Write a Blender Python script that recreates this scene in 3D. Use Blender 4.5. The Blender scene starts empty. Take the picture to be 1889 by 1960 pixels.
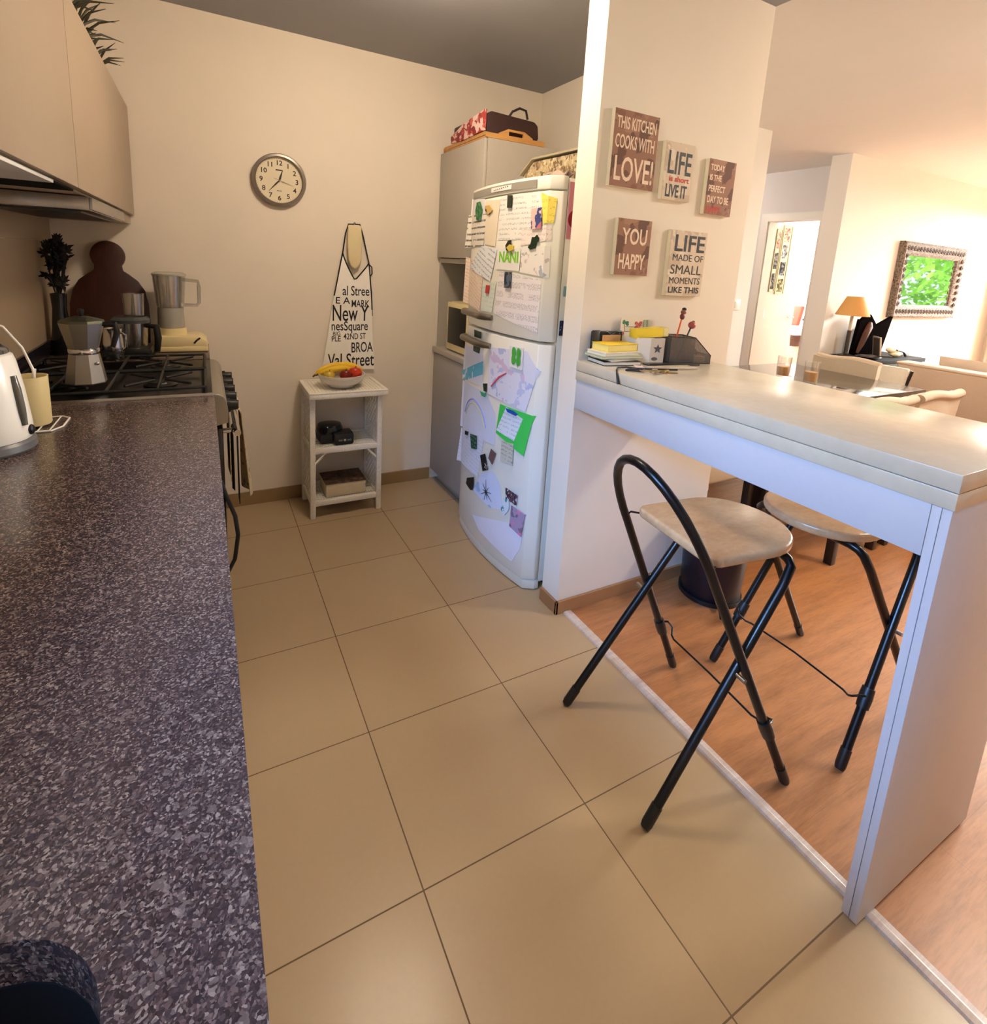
import bpy, bmesh, math, random
from mathutils import Vector, Matrix
random.seed(7)
S = bpy.context.scene
COL = S.collection
PI = math.pi

# ------------------------------------------------------------------ camera
T = 0.45                                   # one floor tile, metres
cam = bpy.data.cameras.new('camera'); camo = bpy.data.objects.new('camera', cam); COL.objects.link(camo)
yaw, pit, rol, fpx = 0.5045, -0.1875, -0.0575, 1015.8
cp = Vector((-0.8406 * T, -5.9282 * T, 3.0565 * T))
fw = Vector((math.sin(yaw) * math.cos(pit), math.cos(yaw) * math.cos(pit), math.sin(pit)))
r0 = Vector((math.cos(yaw), -math.sin(yaw), 0)); d0 = fw.cross(r0)
rr = math.cos(rol) * r0 + math.sin(rol) * d0
dd = -math.sin(rol) * r0 + math.cos(rol) * d0
mw = Matrix((rr, -dd, -fw)).transposed().to_4x4(); mw.translation = cp
camo.matrix_world = mw
cam.sensor_fit = 'HORIZONTAL'; cam.sensor_width = 36.0
cam.lens = 36.0 * fpx / 1889.0
cam.shift_y = (700.5 - 980.0) / 1889.0
cam.clip_start = 0.02; cam.clip_end = 200
S.camera = camo

# ------------------------------------------------------------------ world, lights, exposure
S.view_settings.view_transform = 'Standard'; S.view_settings.look = 'None'
S.view_settings.gamma = 1.0; S.view_settings.use_curve_mapping = False
S.view_settings.exposure = 0.08
W = bpy.data.worlds.new('World'); S.world = W; W.use_nodes = True
_n = W.node_tree; _bg = _n.nodes['Background']
_bg.inputs[0].default_value = (0.80, 0.90, 1.0, 1); _bg.inputs[1].default_value = 1.6

def lamp(name, kind, loc, energy, color, size=0.1, size_y=None, aim=None, spread=None):
    l = bpy.data.lights.new(name, kind); l.energy = energy; l.color = color
    if kind == 'AREA':
        l.shape = 'RECTANGLE' if size_y else 'DISK'; l.size = size
        if size_y: l.size_y = size_y
        if spread: l.spread = spread
    else:
        l.shadow_soft_size = size
    o = bpy.data.objects.new(name, l); COL.objects.link(o); o.location = loc
    if aim is not None:
        o.rotation_euler = (Vector(aim) - Vector(loc)).to_track_quat('-Z', 'Y').to_euler()
    return o
# daylight outside the glazed end wall of the living room
lamp('daylight_garden', 'AREA', (8.9, -1.75, 3.1), 3300, (1.0, 0.985, 0.95), 3.0, 2.2, aim=(5.0, -1.4, 0.8))
# sun on the garden side, parallel to the glazing so that it lights the added pale paving and the trees but not the rooms
_s = bpy.data.lights.new('sun', 'SUN'); _s.energy = 6.0; _s.color = (1.0, 0.95, 0.86); _s.angle = 0.01
_so = bpy.data.objects.new('sun', _s); COL.objects.link(_so); _so.location = (10, -10, 12)
_so.rotation_euler = Vector((0.06, 0.5, -0.85)).to_track_quat('-Z', 'Y').to_euler()
# blue sky outside the kitchen window over the sink
lamp('daylight_kitchen', 'AREA', (-3.0, -3.0, 2.85), 660, (0.22, 0.47, 1.0), 3.0, 0.6, aim=(-0.965, -2.1, 1.65))
# light off the sunlit garden hedge outside the same window
lamp('daylight_hedge', 'AREA', (-3.3, -3.2, 1.45), 175, (1.0, 0.97, 0.76), 3.0, 1.2, aim=(0.6, -0.6, 1.6))
# daylight in the bedroom beyond the hall
lamp('daylight_bedroom', 'AREA', (6.2, 2.9, 2.2), 420, (1.0, 0.98, 0.95), 2.0, 1.2, aim=(6.0, 1.2, 0.6))

# ------------------------------------------------------------------ materials
def lin(c):
    f = lambda v: (v / 12.92 if v <= 0.04045 else ((v + 0.055) / 1.055) ** 2.4)
    return tuple(f(x / 255.0) for x in c) + (1.0,)
class NT:
    def __init__(s, name):
        s.m = bpy.data.materials.new(name); s.m.use_nodes = True
        s.t = s.m.node_tree; s.b = s.t.nodes['Principled BSDF']
    def n(s, kind, **kw):
        x = s.t.nodes.new('ShaderNode' + kind)
        for k, v in kw.items():
            if k.startswith('i_'): x.inputs[k[2:].replace('_', ' ')].default_value = v
            elif k.startswith('n'): x.inputs[int(k[1:])].default_value = v
            else: setattr(x, k, v)
        return x
    def l(s, a, b): s.t.links.new(a, b)
    def coord(s, scale=(1, 1, 1), loc=(0, 0, 0), kind='Object'):
        c = s.n('TexCoord'); mp = s.n('Mapping'); mp.inputs['Scale'].default_value = scale; mp.inputs['Location'].default_value = loc
        s.l(c.outputs[kind], mp.inputs['Vector']); return mp.outputs[0]
    def math(s, op, a, b=None, c=None):
        x = s.n('Math', operation=op)
        for i, v in enumerate((a, b, c)):
            if v is None: continue
            if isinstance(v, (int, float)): x.inputs[i].default_value = v
            else: s.l(v, x.inputs[i])
        return x.outputs[0]
    def mix(s, fac, a, b):
        x = s.n('Mix', data_type='RGBA')
        for sock, v in ((x.inputs[0], fac), (x.inputs[6], a), (x.inputs[7], b)):
            if isinstance(v, (int, float)): sock.default_value = v
            elif isinstance(v, tuple): sock.default_value = v
            else: s.l(v, sock)
        return x.outputs[2]
    def noise(s, vec, scale, detail=3, rough=0.5):
        x = s.n('TexNoise'); x.inputs['Scale'].default_value = scale; x.inputs['Detail'].default_value = detail; x.inputs['Roughness'].default_value = rough
        s.l(vec, x.inputs['Vector']); return x.outputs[0]
    def ramp(s, fac, stops):
        x = s.n('ValToRGB'); e = x.color_ramp.elements
        while len(e) < len(stops): e.new(0.5)
        for i, (p, c) in enumerate(stops): e[i].position = p; e[i].color = c
        s.l(fac, x.inputs[0]); return x.outputs[0]
    def col(s, v): s.l(v, s.b.inputs['Base Color'])
    def bump(s, h, strength=0.2, dist=0.01):
        x = s.n('Bump'); x.inputs['Strength'].default_value = strength; x.inputs['Distance'].default_value = dist
        s.l(h, x.inputs['Height']); s.l(x.outputs[0], s.b.inputs['Normal'])
_cache = {}
def M(name, rgb, rough=0.5, metal=0.0, var=0.06, scale=30.0, bump=0.0, spec=0.5, alpha=None, coat=0.0):
    if name in _cache: return _cache[name]
    k = NT(name); c = lin(rgb)
    v = k.coord(); nz = k.noise(v, scale, 4)
    k.col(k.mix(nz, tuple(x * (1 - var) for x in c[:3]) + (1,), tuple(min(1, x * (1 + var)) for x in c[:3]) + (1,)))
    k.b.inputs['Roughness'].default_value = rough; k.b.inputs['Metallic'].default_value = metal
    k.b.inputs['Specular IOR Level'].default_value = spec
    if coat: k.b.inputs['Coat Weight'].default_value = coat
    if bump: k.bump(nz, bump, 0.003)
    _cache[name] = k.m; return k.m

WHITE_WALL = M('white_wall_paint', (234, 223, 206), 0.85, var=0.03, scale=6, bump=0.05)
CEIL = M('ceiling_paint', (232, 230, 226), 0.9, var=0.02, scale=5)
CEILK = M('ceiling_paint_shaded', (158, 158, 162), 0.9, var=0.02, scale=5)  # dimness of the kitchen ceiling put into a greyer colour
LIVW = M('living_wall_paint', (230, 224, 214), 0.85, var=0.02, scale=5)
HALLW = M('hall_wall_paint', (214, 208, 204), 0.85, var=0.02, scale=5)
LACQ = M('grey_beige_laminate', (176, 168, 156), 0.42, var=0.03, scale=50)
LACQ_BASE = M('grey_laminate_base', (160, 156, 152), 0.42, var=0.03, scale=50)
UPPER = M('beige_laminate_upper', (164, 146, 124), 0.4, var=0.03, scale=60)
BARFACE = M('bar_laminate_face', (196, 192, 192), 0.4, var=0.03, scale=70)
FRIDGE = M('white_enamel', (242, 238, 224), 0.28, var=0.015, scale=12, coat=0.2)
FGREY = M('fridge_panel_grey', (150, 144, 132), 0.4)
STEEL = M('brushed_steel', (176, 174, 170), 0.3, 1.0, var=0.08, scale=80)
ALU = M('cast_aluminium', (168, 166, 160), 0.40, 1.0, var=0.05, scale=60, bump=0.05)
CHROME = M('chrome', (205, 205, 205), 0.12, 1.0)
BLACKM = M('black_tube_paint', (6, 6, 8), 0.32, var=0.1, spec=0.35, coat=0.1)
BLACKP = M('black_plastic', (16, 16, 17), 0.4, var=0.1)
BLACKG = M('black_glass_enamel', (10, 10, 11), 0.12, var=0.05)
CASTIRON = M('cast_iron', (17, 17, 18), 0.55, var=0.2, scale=120, bump=0.2)
CREAM = M('cream_plastic', (232, 214, 160), 0.35, var=0.02)
WHITEP = M('white_plastic', (238, 234, 226), 0.3, var=0.02)
WHITEM = M('white_gloss', (240, 238, 232), 0.25, var=0.01)
PAPER = M('paper_white', (238, 234, 230), 0.8, var=0.03, scale=20)
INK = M('black_ink', (18, 16, 16), 0.6)
LINEN = M('linen_slipcover', (204, 184, 158), 0.9, var=0.06, scale=40, bump=0.15)
SOFA = M('sofa_fabric', (198, 172, 148), 0.95, var=0.05, scale=60, bump=0.15)
DARKW = M('dark_wenge_wood', (30, 22, 20), 0.35, var=0.25, scale=18)
DARKT = M('dark_table_gloss', (26, 23, 21), 0.16, var=0.2, scale=14, coat=0.5)
NAVY = M('navy_plastic', (11, 14, 28), 0.35, var=0.08)
TRIMW = M('oak_skirting', (164, 118, 76), 0.45, var=0.12, scale=12)
WHITETRIM = M('white_gloss_trim', (222, 214, 202), 0.4, var=0.02)
RED = M('red_fabric', (226, 84, 66), 0.7)
BROWN = M('brown_wicker', (82, 52, 36), 0.7, var=0.3, scale=60, bump=0.4)

def mat_tile():
    k = NT('beige_floor_tile')
    v = k.coord(kind='Object')
    br = k.n('TexBrick', offset=0.0, offset_frequency=1, squash=1.0)
    br.inputs['Scale'].default_value = 1.0; br.inputs['Mortar Size'].default_value = 0.0017; br.inputs['Mortar Smooth'].default_value = 0.1
    br.inputs['Brick Width'].default_value = T; br.inputs['Row Height'].default_value = T; br.inputs['Bias'].default_value = 0.0
    br.inputs['Color1'].default_value = lin((184, 160, 126)); br.inputs['Color2'].default_value = lin((189, 165, 131)); br.inputs['Mortar'].default_value = lin((96, 70, 40))
    k.l(v, br.inputs['Vector'])
    nz = k.noise(v, 5, 6, 0.6); n2 = k.noise(v, 90, 2)
    c = k.mix(k.math('MULTIPLY', nz, 0.22), br.outputs[0], lin((156, 128, 92)))
    c = k.mix(k.math('MULTIPLY', n2, 0.12), c, lin((140, 118, 86)))
    k.col(c)
    k.l(k.math('ADD', k.math('MULTIPLY', br.outputs['Fac'], 0.4), k.math('MULTIPLY_ADD', nz, 0.12, 0.24)), k.b.inputs['Roughness'])
    k.bump(k.math('SUBTRACT', 1.0, br.outputs['Fac']), 0.35, 0.002)
    return k.m
def mat_wood(name, base, dark, sx=1.0, sy=9.0, plank=None, rough=0.32, ax=0):
    k = NT(name)
    v = k.coord(scale=(sx, sy, sy) if ax == 0 else ((sy, sx, sy) if ax == 1 else (sy, sy, sx)))
    nz = k.noise(v, 3.2, 6, 0.62); n2 = k.noise(v, 24, 4, 0.6)
    f = k.math('MULTIPLY_ADD', nz, 0.75, k.math('MULTIPLY', n2, 0.35))
    c = k.ramp(f, [(0.32, lin(dark)), (0.62, lin(base)), (0.85, tuple(min(1, x * 1.14) for x in lin(base)[:3]) + (1,))])
    if plank:
        br = k.n('TexBrick', offset=0.5); br.inputs['Scale'].default_value = 1.0
        br.inputs['Mortar Size'].default_value = 0.0006; br.inputs['Brick Width'].default_value = plank[0]; br.inputs['Row Height'].default_value = plank[1]
        br.inputs['Color1'].default_value = (1, 1, 1, 1); br.inputs['Color2'].default_value = (0.86, 0.84, 0.82, 1); br.inputs['Mortar'].default_value = (0.5, 0.42, 0.36, 1)
        k.l(k.coord(), br.inputs['Vector'])
        mx = k.n('Mix', data_type='RGBA', blend_type='MULTIPLY'); mx.inputs[0].default_value = 0.55
        k.l(c, mx.inputs[6]); k.l(br.outputs[0], mx.inputs[7]); c = mx.outputs[2]
    k.col(c); k.b.inputs['Roughness'].default_value = rough
    return k.m
def mat_granite():
    k = NT('speckled_granite')
    v = k.coord()
    wv = k.n('VectorMath', operation='ADD'); k.l(v, wv.inputs[0])
    wn = k.n('TexNoise'); wn.inputs['Scale'].default_value = 140; k.l(v, wn.inputs['Vector'])
    sc = k.n('VectorMath', operation='SCALE'); sc.inputs['Scale'].default_value = 0.006; k.l(wn.outputs['Color'], sc.inputs[0]); k.l(sc.outputs[0], wv.inputs[1])
    def vor(scale):
        x = k.n('TexVoronoi'); x.inputs['Scale'].default_value = scale; k.l(wv.outputs[0], x.inputs['Vector'])
        sp = k.n('SeparateColor'); k.l(x.outputs['Color'], sp.inputs[0]); return sp.outputs[0], sp.outputs[1]
    a, a2 = vor(500); b, b2 = vor(190); n = k.noise(v, 7, 4)
    c = k.ramp(a, [(0.0, lin((38, 27, 26))), (0.34, lin((60, 45, 42))), (0.62, lin((86, 67, 62))), (0.82, lin((116, 97, 90))), (0.96, lin((160, 142, 128)))])
    big = k.math('GREATER_THAN', b, 0.93)
    c = k.mix(k.math('MULTIPLY', big, 0.4), c, lin((150, 132, 120)))
    c = k.mix(k.math('MULTIPLY', k.math('GREATER_THAN', b2, 0.8), 0.5), c, lin((48, 40, 46)))
    c = k.mix(k.math('MULTIPLY', n, 0.35), c, lin((78, 66, 70)))
    k.col(c); k.b.inputs['Roughness'].default_value = 0.22
    return k.m
def mat_bar():
    k = NT('pale_stone_laminate'); v = k.coord(scale=(1, 1, 1))
    n1 = k.noise(v, 6, 5, 0.6); n2 = k.noise(v, 45, 3)
    c = k.ramp(k.math('MULTIPLY_ADD', n1, 0.7, k.math('MULTIPLY', n2, 0.3)), [(0.3, lin((196, 183, 158))), (0.6, lin((207, 194, 169))), (0.8, lin((215, 203, 179)))])
    k.col(c); k.b.inputs['Roughness'].default_value = 0.22; return k.m
def mat_glass(name, tint=(1, 1, 1), gloss=0.1, rough=0.03, dark=0.0):
    k = NT(name); nt = k.t
    tr = k.n('BsdfTransparent'); tr.inputs[0].default_value = tuple(tint) + (1,)
    gl = k.n('BsdfGlossy'); gl.inputs['Roughness'].default_value = rough
    fr = k.n('LayerWeight'); fr.inputs[0].default_value = 0.35
    f = k.math('MULTIPLY_ADD', fr.outputs['Facing'], 0.55, gloss)
    mx = k.n('MixShader'); k.l(f, mx.inputs[0]); k.l(tr.outputs[0], mx.inputs[1]); k.l(gl.outputs[0], mx.inputs[2])
    k.l(mx.outputs[0], nt.nodes['Material Output'].inputs[0]); return k.m
def mat_scribble(name, paper, ink, pitch=0.014, density=0.52, amount=0.7, ax=('Y', 'Z'), tilt=0.0, thick=0.25):
    k = NT(name); v = k.coord()
    sp = k.n('SeparateXYZ'); k.l(v, sp.inputs[0]); h, w = sp.outputs[ax[0]], sp.outputs[ax[1]]
    w = k.math('MULTIPLY_ADD', h, tilt, w)
    s = k.math('SINE', k.math('MULTIPLY', w, 2 * PI / pitch))
    line = k.math('GREATER_THAN', s, thick)
    cb = k.n('CombineXYZ'); k.l(h, cb.inputs[0]); k.l(k.math('MULTIPLY', w, 0.6), cb.inputs[1])
    nz = k.noise(cb.outputs[0], 260, 2); n2 = k.noise(cb.outputs[0], 16, 2)
    on = k.math('MULTIPLY', k.math('GREATER_THAN', nz, density), k.math('GREATER_THAN', n2, 0.42))
    f = k.math('MULTIPLY', k.math('MULTIPLY', on, line), amount)
    k.col(k.mix(f, lin(paper), lin(ink))); k.b.inputs['Roughness'].default_value = 0.8; return k.m
def mat_blotch(name, base, cols, scale=26, cut=0.6):
    k = NT(name); v = k.coord(); c = lin(base)
    for i, q in enumerate(cols):
        n = k.noise(k.coord(loc=(i * 3.1, i * 1.7, i * 2.3)), scale, 3)
        c = k.mix(k.math('GREATER_THAN', n, cut), c, lin(q))
    k.col(c); k.b.inputs['Roughness'].default_value = 0.75; return k.m
TILE = mat_tile(); GRANITE = mat_granite(); BARTOP = mat_bar()
FLOORWOOD = mat_wood('oak_laminate_floor', (182, 122, 74), (140, 88, 50), 1.0, 8.0, plank=(1.2, 0.19))
SEATWOOD = mat_wood('beech_seat', (204, 164, 120), (180, 138, 98), 2.2, 3.6, rough=0.25)
BOARDWOOD = mat_wood('dark_red_board_wood', (64, 30, 20), (34, 15, 11), 5.0, 1.5, rough=0.4, ax=0)
TRAYWOOD = mat_wood('pine_tray', (196, 146, 84), (166, 112, 56), 1.0, 9.0, rough=0.5)
WALLTILE = M('beige_wall_cladding', (172, 152, 126), 0.35, var=0.04, scale=14)
GLASS = mat_glass('clear_glass'); WINGLASS = mat_glass('window_glass', gloss=0.02)
SMOKE = mat_glass('clear_plastic_jar', (0.86, 0.86, 0.84), 0.22, 0.12)

# ------------------------------------------------------------------ mesh builder
class B:
    def __init__(s): s.bm = bmesh.new()
    def _merge(s, b, mtx=None):
        if mtx is not None: b.transform(mtx)
        me = bpy.data.meshes.new('tmp'); b.to_mesh(me); b.free(); s.bm.from_mesh(me); bpy.data.meshes.remove(me)
    def box(s, x0, x1, y0, y1, z0, z1, bev=0.0, seg=2, mtx=None):
        b = bmesh.new(); bmesh.ops.create_cube(b, size=1)
        for v in b.verts:
            v.co = ((x0 + x1) / 2 + v.co.x * (x1 - x0), (y0 + y1) / 2 + v.co.y * (y1 - y0), (z0 + z1) / 2 + v.co.z * (z1 - z0))
        if bev: bmesh.ops.bevel(b, geom=list(b.edges), offset=min(bev, 0.45 * min(abs(x1 - x0), abs(y1 - y0), abs(z1 - z0))), segments=seg, profile=0.5, affect='EDGES')
        s._merge(b, mtx); return s
    def prism(s, poly, lo, hi, axis='z', bev=0.0, mtx=None, seg=2):
        b = bmesh.new(); f = lambda p, h: {'z': (p[0], p[1], h), 'y': (p[0], h, p[1]), 'x': (h, p[0], p[1])}[axis]
        lo_ = [b.verts.new(f(p, lo)) for p in poly]; hi_ = [b.verts.new(f(p, hi)) for p in poly]; n = len(poly)
        b.faces.new(lo_); b.faces.new(hi_)
        for i in range(n): b.faces.new((lo_[i], lo_[(i + 1) % n], hi_[(i + 1) % n], hi_[i]))
        bmesh.ops.recalc_face_normals(b, faces=b.faces)
        if bev: bmesh.ops.bevel(b, geom=list(b.edges), offset=bev, segments=seg, profile=0.5, affect='EDGES')
        s._merge(b, mtx); return s
    def lathe(s, prof, c=(0, 0, 0), n=32, mtx=None, sx=1.0):
        b = bmesh.new(); rings = []
        for r, z in prof:
            rings.append([b.verts.new((c[0] + sx * r * math.cos(2 * PI * i / n), c[1] + r * math.sin(2 * PI * i / n), c[2] + z)) for i in range(n)] if r > 1e-6 else [b.verts.new((c[0], c[1], c[2] + z))])
        for a, d in zip(rings, rings[1:]):
            for i in range(n):
                j = (i + 1) % n
                if len(a) == 1 and len(d) == 1: continue
                if len(a) == 1: b.faces.new((a[0], d[j], d[i]))
                elif len(d) == 1: b.faces.new((a[i], a[j], d[0]))
                else: b.faces.new((a[i], a[j], d[j], d[i]))
        if len(rings[0]) > 1 and prof[0] != prof[-1]: b.faces.new(rings[0][::-1])
        if len(rings[-1]) > 1 and prof[0] != prof[-1]: b.faces.new(rings[-1])
        bmesh.ops.recalc_face_normals(b, faces=b.faces)
        s._merge(b, mtx); return s
    def tube(s, path, r, n=10, closed=False, mtx=None):
        b = bmesh.new(); P = [Vector(p) for p in path]; m = len(P); rad = r if isinstance(r, (list, tuple)) else [r] * m
        up = None; rings = []
        for i in range(m):
            t = (P[(i + 1) % m] - P[i - 1]) if closed else (P[min(i + 1, m - 1)] - P[max(i - 1, 0)])
            t.normalize()
            if up is None:
                a = Vector((0, 0, 1)) if abs(t.z) < 0.9 else Vector((1, 0, 0)); up = (a - a.dot(t) * t).normalized()
            else: up = (up - up.dot(t) * t).normalized()
            w = t.cross(up)
            rings.append([b.verts.new(P[i] + rad[i] * (math.cos(2 * PI * k / n) * up + math.sin(2 * PI * k / n) * w)) for k in range(n)])
        for i in range(m if closed else m - 1):
            a, d = rings[i], rings[(i + 1) % m]
            for k in range(n): b.faces.new((a[k], a[(k + 1) % n], d[(k + 1) % n], d[k]))
        if not closed: b.faces.new(rings[0][::-1]); b.faces.new(rings[-1])
        bmesh.ops.recalc_face_normals(b, faces=b.faces)
        s._merge(b, mtx); return s
    def cyl(s, p0, p1, r0, r1=None, n=20, mtx=None):
        return s.tube([p0, p1], [r0, r1 if r1 is not None else r0], n, mtx=mtx)
    def ball(s, c, r, sc=(1, 1, 1), u=18, v=12, mtx=None):
        b = bmesh.new(); bmesh.ops.create_uvsphere(b, u_segments=u, v_segments=v, radius=r)
        for q in b.verts: q.co = Vector((c[0] + q.co.x * sc[0], c[1] + q.co.y * sc[1], c[2] + q.co.z * sc[2]))
        s._merge(b, mtx); return s
    def sheet(s, fn, nu, nv, th=0.002, axis=None):
        b = bmesh.new(); g = [[b.verts.new(fn(i / nu, j / nv)) for j in range(nv + 1)] for i in range(nu + 1)]
        for i in range(nu):
            for j in range(nv): b.faces.new((g[i][j], g[i + 1][j], g[i + 1][j + 1], g[i][j + 1]))
        bmesh.ops.recalc_face_normals(b, faces=b.faces)
        bmesh.ops.solidify(b, geom=list(b.faces), thickness=th)
        s._merge(b); return s
    def text(s, txt, size, o, u, v, sx=1.0, bold=0.0, th=0.0006, align='LEFT', warp=None, width=None):
        c = bpy.data.curves.new('t', 'FONT'); c.body = txt; c.size = size; c.offset = bold; c.extrude = th / 2; c.align_x = align; c.resolution_u = 3
        ob = bpy.data.objects.new('t', c); me = bpy.data.meshes.new_from_object(ob)
        b = bmesh.new(); b.from_mesh(me); bpy.data.objects.remove(ob); bpy.data.curves.remove(c); bpy.data.meshes.remove(me)
        if width and b.verts:
            xs = [q.co.x for q in b.verts]; w0 = max(xs) - min(xs); x0 = min(xs); sx = width / w0
            if align == 'LEFT':
                for q in b.verts: q.co.x -= x0
        o, u, v = Vector(o), Vector(u).normalized(), Vector(v).normalized(); n = u.cross(v)
        for q in b.verts:
            p = o + u * (q.co.x * sx) + v * q.co.y + n * (q.co.z + th / 2)
            q.co = Vector(warp(p, q.co.z + th / 2)) if warp else p
        s._merge(b); return s
def root_of(o):
    while o.parent: o = o.parent
    return o
def fin(b, name, mat, parent=None, label=None, smooth=0.6, local=False, kind=None):
    """turn a builder whose points are in world metres into ONE mesh object"""
    bm = b.bm; bmesh.ops.remove_doubles(bm, verts=bm.verts, dist=1e-6)
    if parent is not None:
        off = Vector((0, 0, 0)) if local else root_of(parent).location.copy()
    else:
        cs = [q.co for q in bm.verts]; mn = [min(c[i] for c in cs) for i in range(3)]; mx = [max(c[i] for c in cs) for i in range(3)]
        off = Vector(((mn[0] + mx[0]) / 2, (mn[1] + mx[1]) / 2, mn[2])) if kind != 'structure' else Vector((0, 0, 0))
    bm.transform(Matrix.Translation(-off))
    me = bpy.data.meshes.new(name); bm.to_mesh(me); bm.free()
    if smooth: me.shade_smooth(); me.set_sharp_from_angle(angle=smooth)
    if mat: me.materials.append(mat)
    o = bpy.data.objects.new(name, me); COL.objects.link(o)
    if parent is not None: o.parent = parent
    else: o.location = off
    if label: o['label'] = label
    if kind: o['kind'] = kind
    return o
def thing(name, label, cat, loc, group=None, rotz=0.0):
    o = bpy.data.objects.new(name, None); COL.objects.link(o); o.empty_display_size = 0.05
    o.location = loc; o.rotation_euler = (0, 0, rotz); o['label'] = label; o['category'] = cat
    if group: o['group'] = group
    return o
def solo(b, name, mat, label, cat, group=None, smooth=0.6):
    o = fin(b, name, mat, None, label, smooth); o['category'] = cat
    if group: o['group'] = group
    return o
def struct(b, name, mat, smooth=0.3, parent=None):
    o = fin(b, name, mat, parent, None, smooth, kind='structure' if parent is None else None, local=parent is not None); return o
def dup(root, loc, rotz=None, label=None):
    def cp(o, par):
        c = o.copy(); COL.objects.link(c)
        if par: c.parent = par
        for ch in o.children: cp(ch, c)
        return c
    r = cp(root, None); r.location = loc
    if rotz is not None: r.rotation_euler = (0, 0, rotz)
    if label: r['label'] = label
    return r

# ================================================================== THE SETTING
H = 2.44
XL, YB = -0.965, 0.356
struct(B().prism([(-1.15, -5.05), (0.872, -5.05), (0.872, -1.05), (1.54, -1.05), (1.54, 0.5), (-1.15, 0.5)], -0.06, 0.0), 'floor_kitchen', TILE)
struct(B().prism([(0.872, -5.05), (7.75, -5.05), (7.75, 3.3), (1.54, 3.3), (1.54, -1.05), (0.872, -1.05)], -0.06, 0.0), 'floor_living', FLOORWOOD)
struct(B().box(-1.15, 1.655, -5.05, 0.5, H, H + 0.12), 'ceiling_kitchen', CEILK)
struct(B().box(1.655, 7.9, -5.05, 3.4, H, H + 0.12), 'ceiling_living', CEIL)
struct(B().box(XL - 0.15, 1.655, YB, YB + 0.14, 0, H), 'wall_back', WHITE_WALL)
# left wall with the window over the sink
KW = (-2.75, -1.68, 1.28, 2.02)
b = B()
b.box(XL - 0.15, XL, KW[1], YB, 0, H); b.box(XL - 0.15, XL, -5.05, KW[0], 0, H)
b.box(XL - 0.15, XL, KW[0], KW[1], 0, KW[2]); b.box(XL - 0.15, XL, KW[0], KW[1], KW[3], H)
struct(b, 'wall_left', WHITE_WALL)
b = B(); b.box(XL, XL + 0.008, -1.66, YB, 0.9, 1.3715); b.box(XL, XL + 0.008, -1.66, YB, 1.3735, 1.56)
struct(b, 'wall_left_cladding', WALLTILE)
def window(name, axis, p0, p1, u0, u1, z0, z1, n):
    """frame and panes in the plane x = p0..p1 (axis 'x') or y = p0..p1"""
    f = B(); g = B(); w = 0.055
    bx = (lambda B_, a, c, z, zz: B_.box(p0, p1, a, c, z, zz)) if axis == 'x' else (lambda B_, a, c, z, zz: B_.box(a, c, p0, p1, z, zz))
    bx(f, u0, u1, z0, z0 + w); bx(f, u0, u1, z1 - w, z1)
    for i in range(n + 1):
        c = u0 + (u1 - u0) * i / n; a = min(max(c - w / 2, u0), u1 - w); bx(f, a, a + w, z0 + w, z1 - w)
    pm = (p0 + p1) / 2; 
    if axis == 'x': g.box(pm - 0.003, pm + 0.003, u0 + w, u1 - w, z0 + w, z1 - w)
    else: g.box(u0 + w, u1 - w, pm - 0.003, pm + 0.003, z0 + w, z1 - w)
    fo = struct(f, name, WHITETRIM); fin(g, 'pane', WINGLASS, fo, local=True, smooth=0)
    return fo
window('window_1', 'x', XL - 0.12, XL - 0.06, KW[0], KW[1], KW[2], KW[3], 2)
# alcove wall, pier wall with the plaques
struct(B().box(1.53, 1.655, -1.0115, YB, 0, H), 'wall_right', WHITE_WALL)
struct(B().box(0.832, 1.655, -1.121, -1.012, 0, H), 'wall_pier', WHITE_WALL)
# dining and living walls
struct(B().box(1.655, 3.285, 0.0, 0.14, 0, H), 'wall_dining', LIVW)
struct(B().box(4.33, 7.75, 0.0, 0.165, 0, H), 'wall_living', LIVW)
GW = (-3.0, -0.42, 0.04, 2.25)
b = B()
b.box(7.6, 7.75, GW[1], 3.3, 0, H); b.box(7.6, 7.75, -5.05, GW[0], 0, H)
b.box(7.6, 7.75, GW[0], GW[1], 0, GW[2]); b.box(7.6, 7.75, GW[0], GW[1], GW[3], H)
struct(b, 'wall_garden', LIVW)
window('window_2', 'x', 7.64, 7.70, GW[0], GW[1], GW[2], GW[3], 2)
b = B()
b.box(-1.15, 7.75, -5.2, -5.05, 0, H)
struct(b, 'wall_rear', WHITE_WALL)
# hall and bedroom beyond the opening
DW = (0.394, 0.925, 1.965)
b = B()
b.box(4.70, 4.82, DW[1], 3.2, 0, H); b.box(4.70, 4.82, 0.165, DW[0], 0, H); b.box(4.70, 4.82, DW[0], DW[1], DW[2], H)
struct(b, 'wall_hall', HALLW)
struct(B().box(2.7, 2.82, 0.14, 3.2, 0, H), 'wall_hall_left', HALLW)
struct(B().box(2.7, 7.75, 3.2, 3.32, 0, H), 'wall_hall_end', WHITE_WALL)
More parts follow.
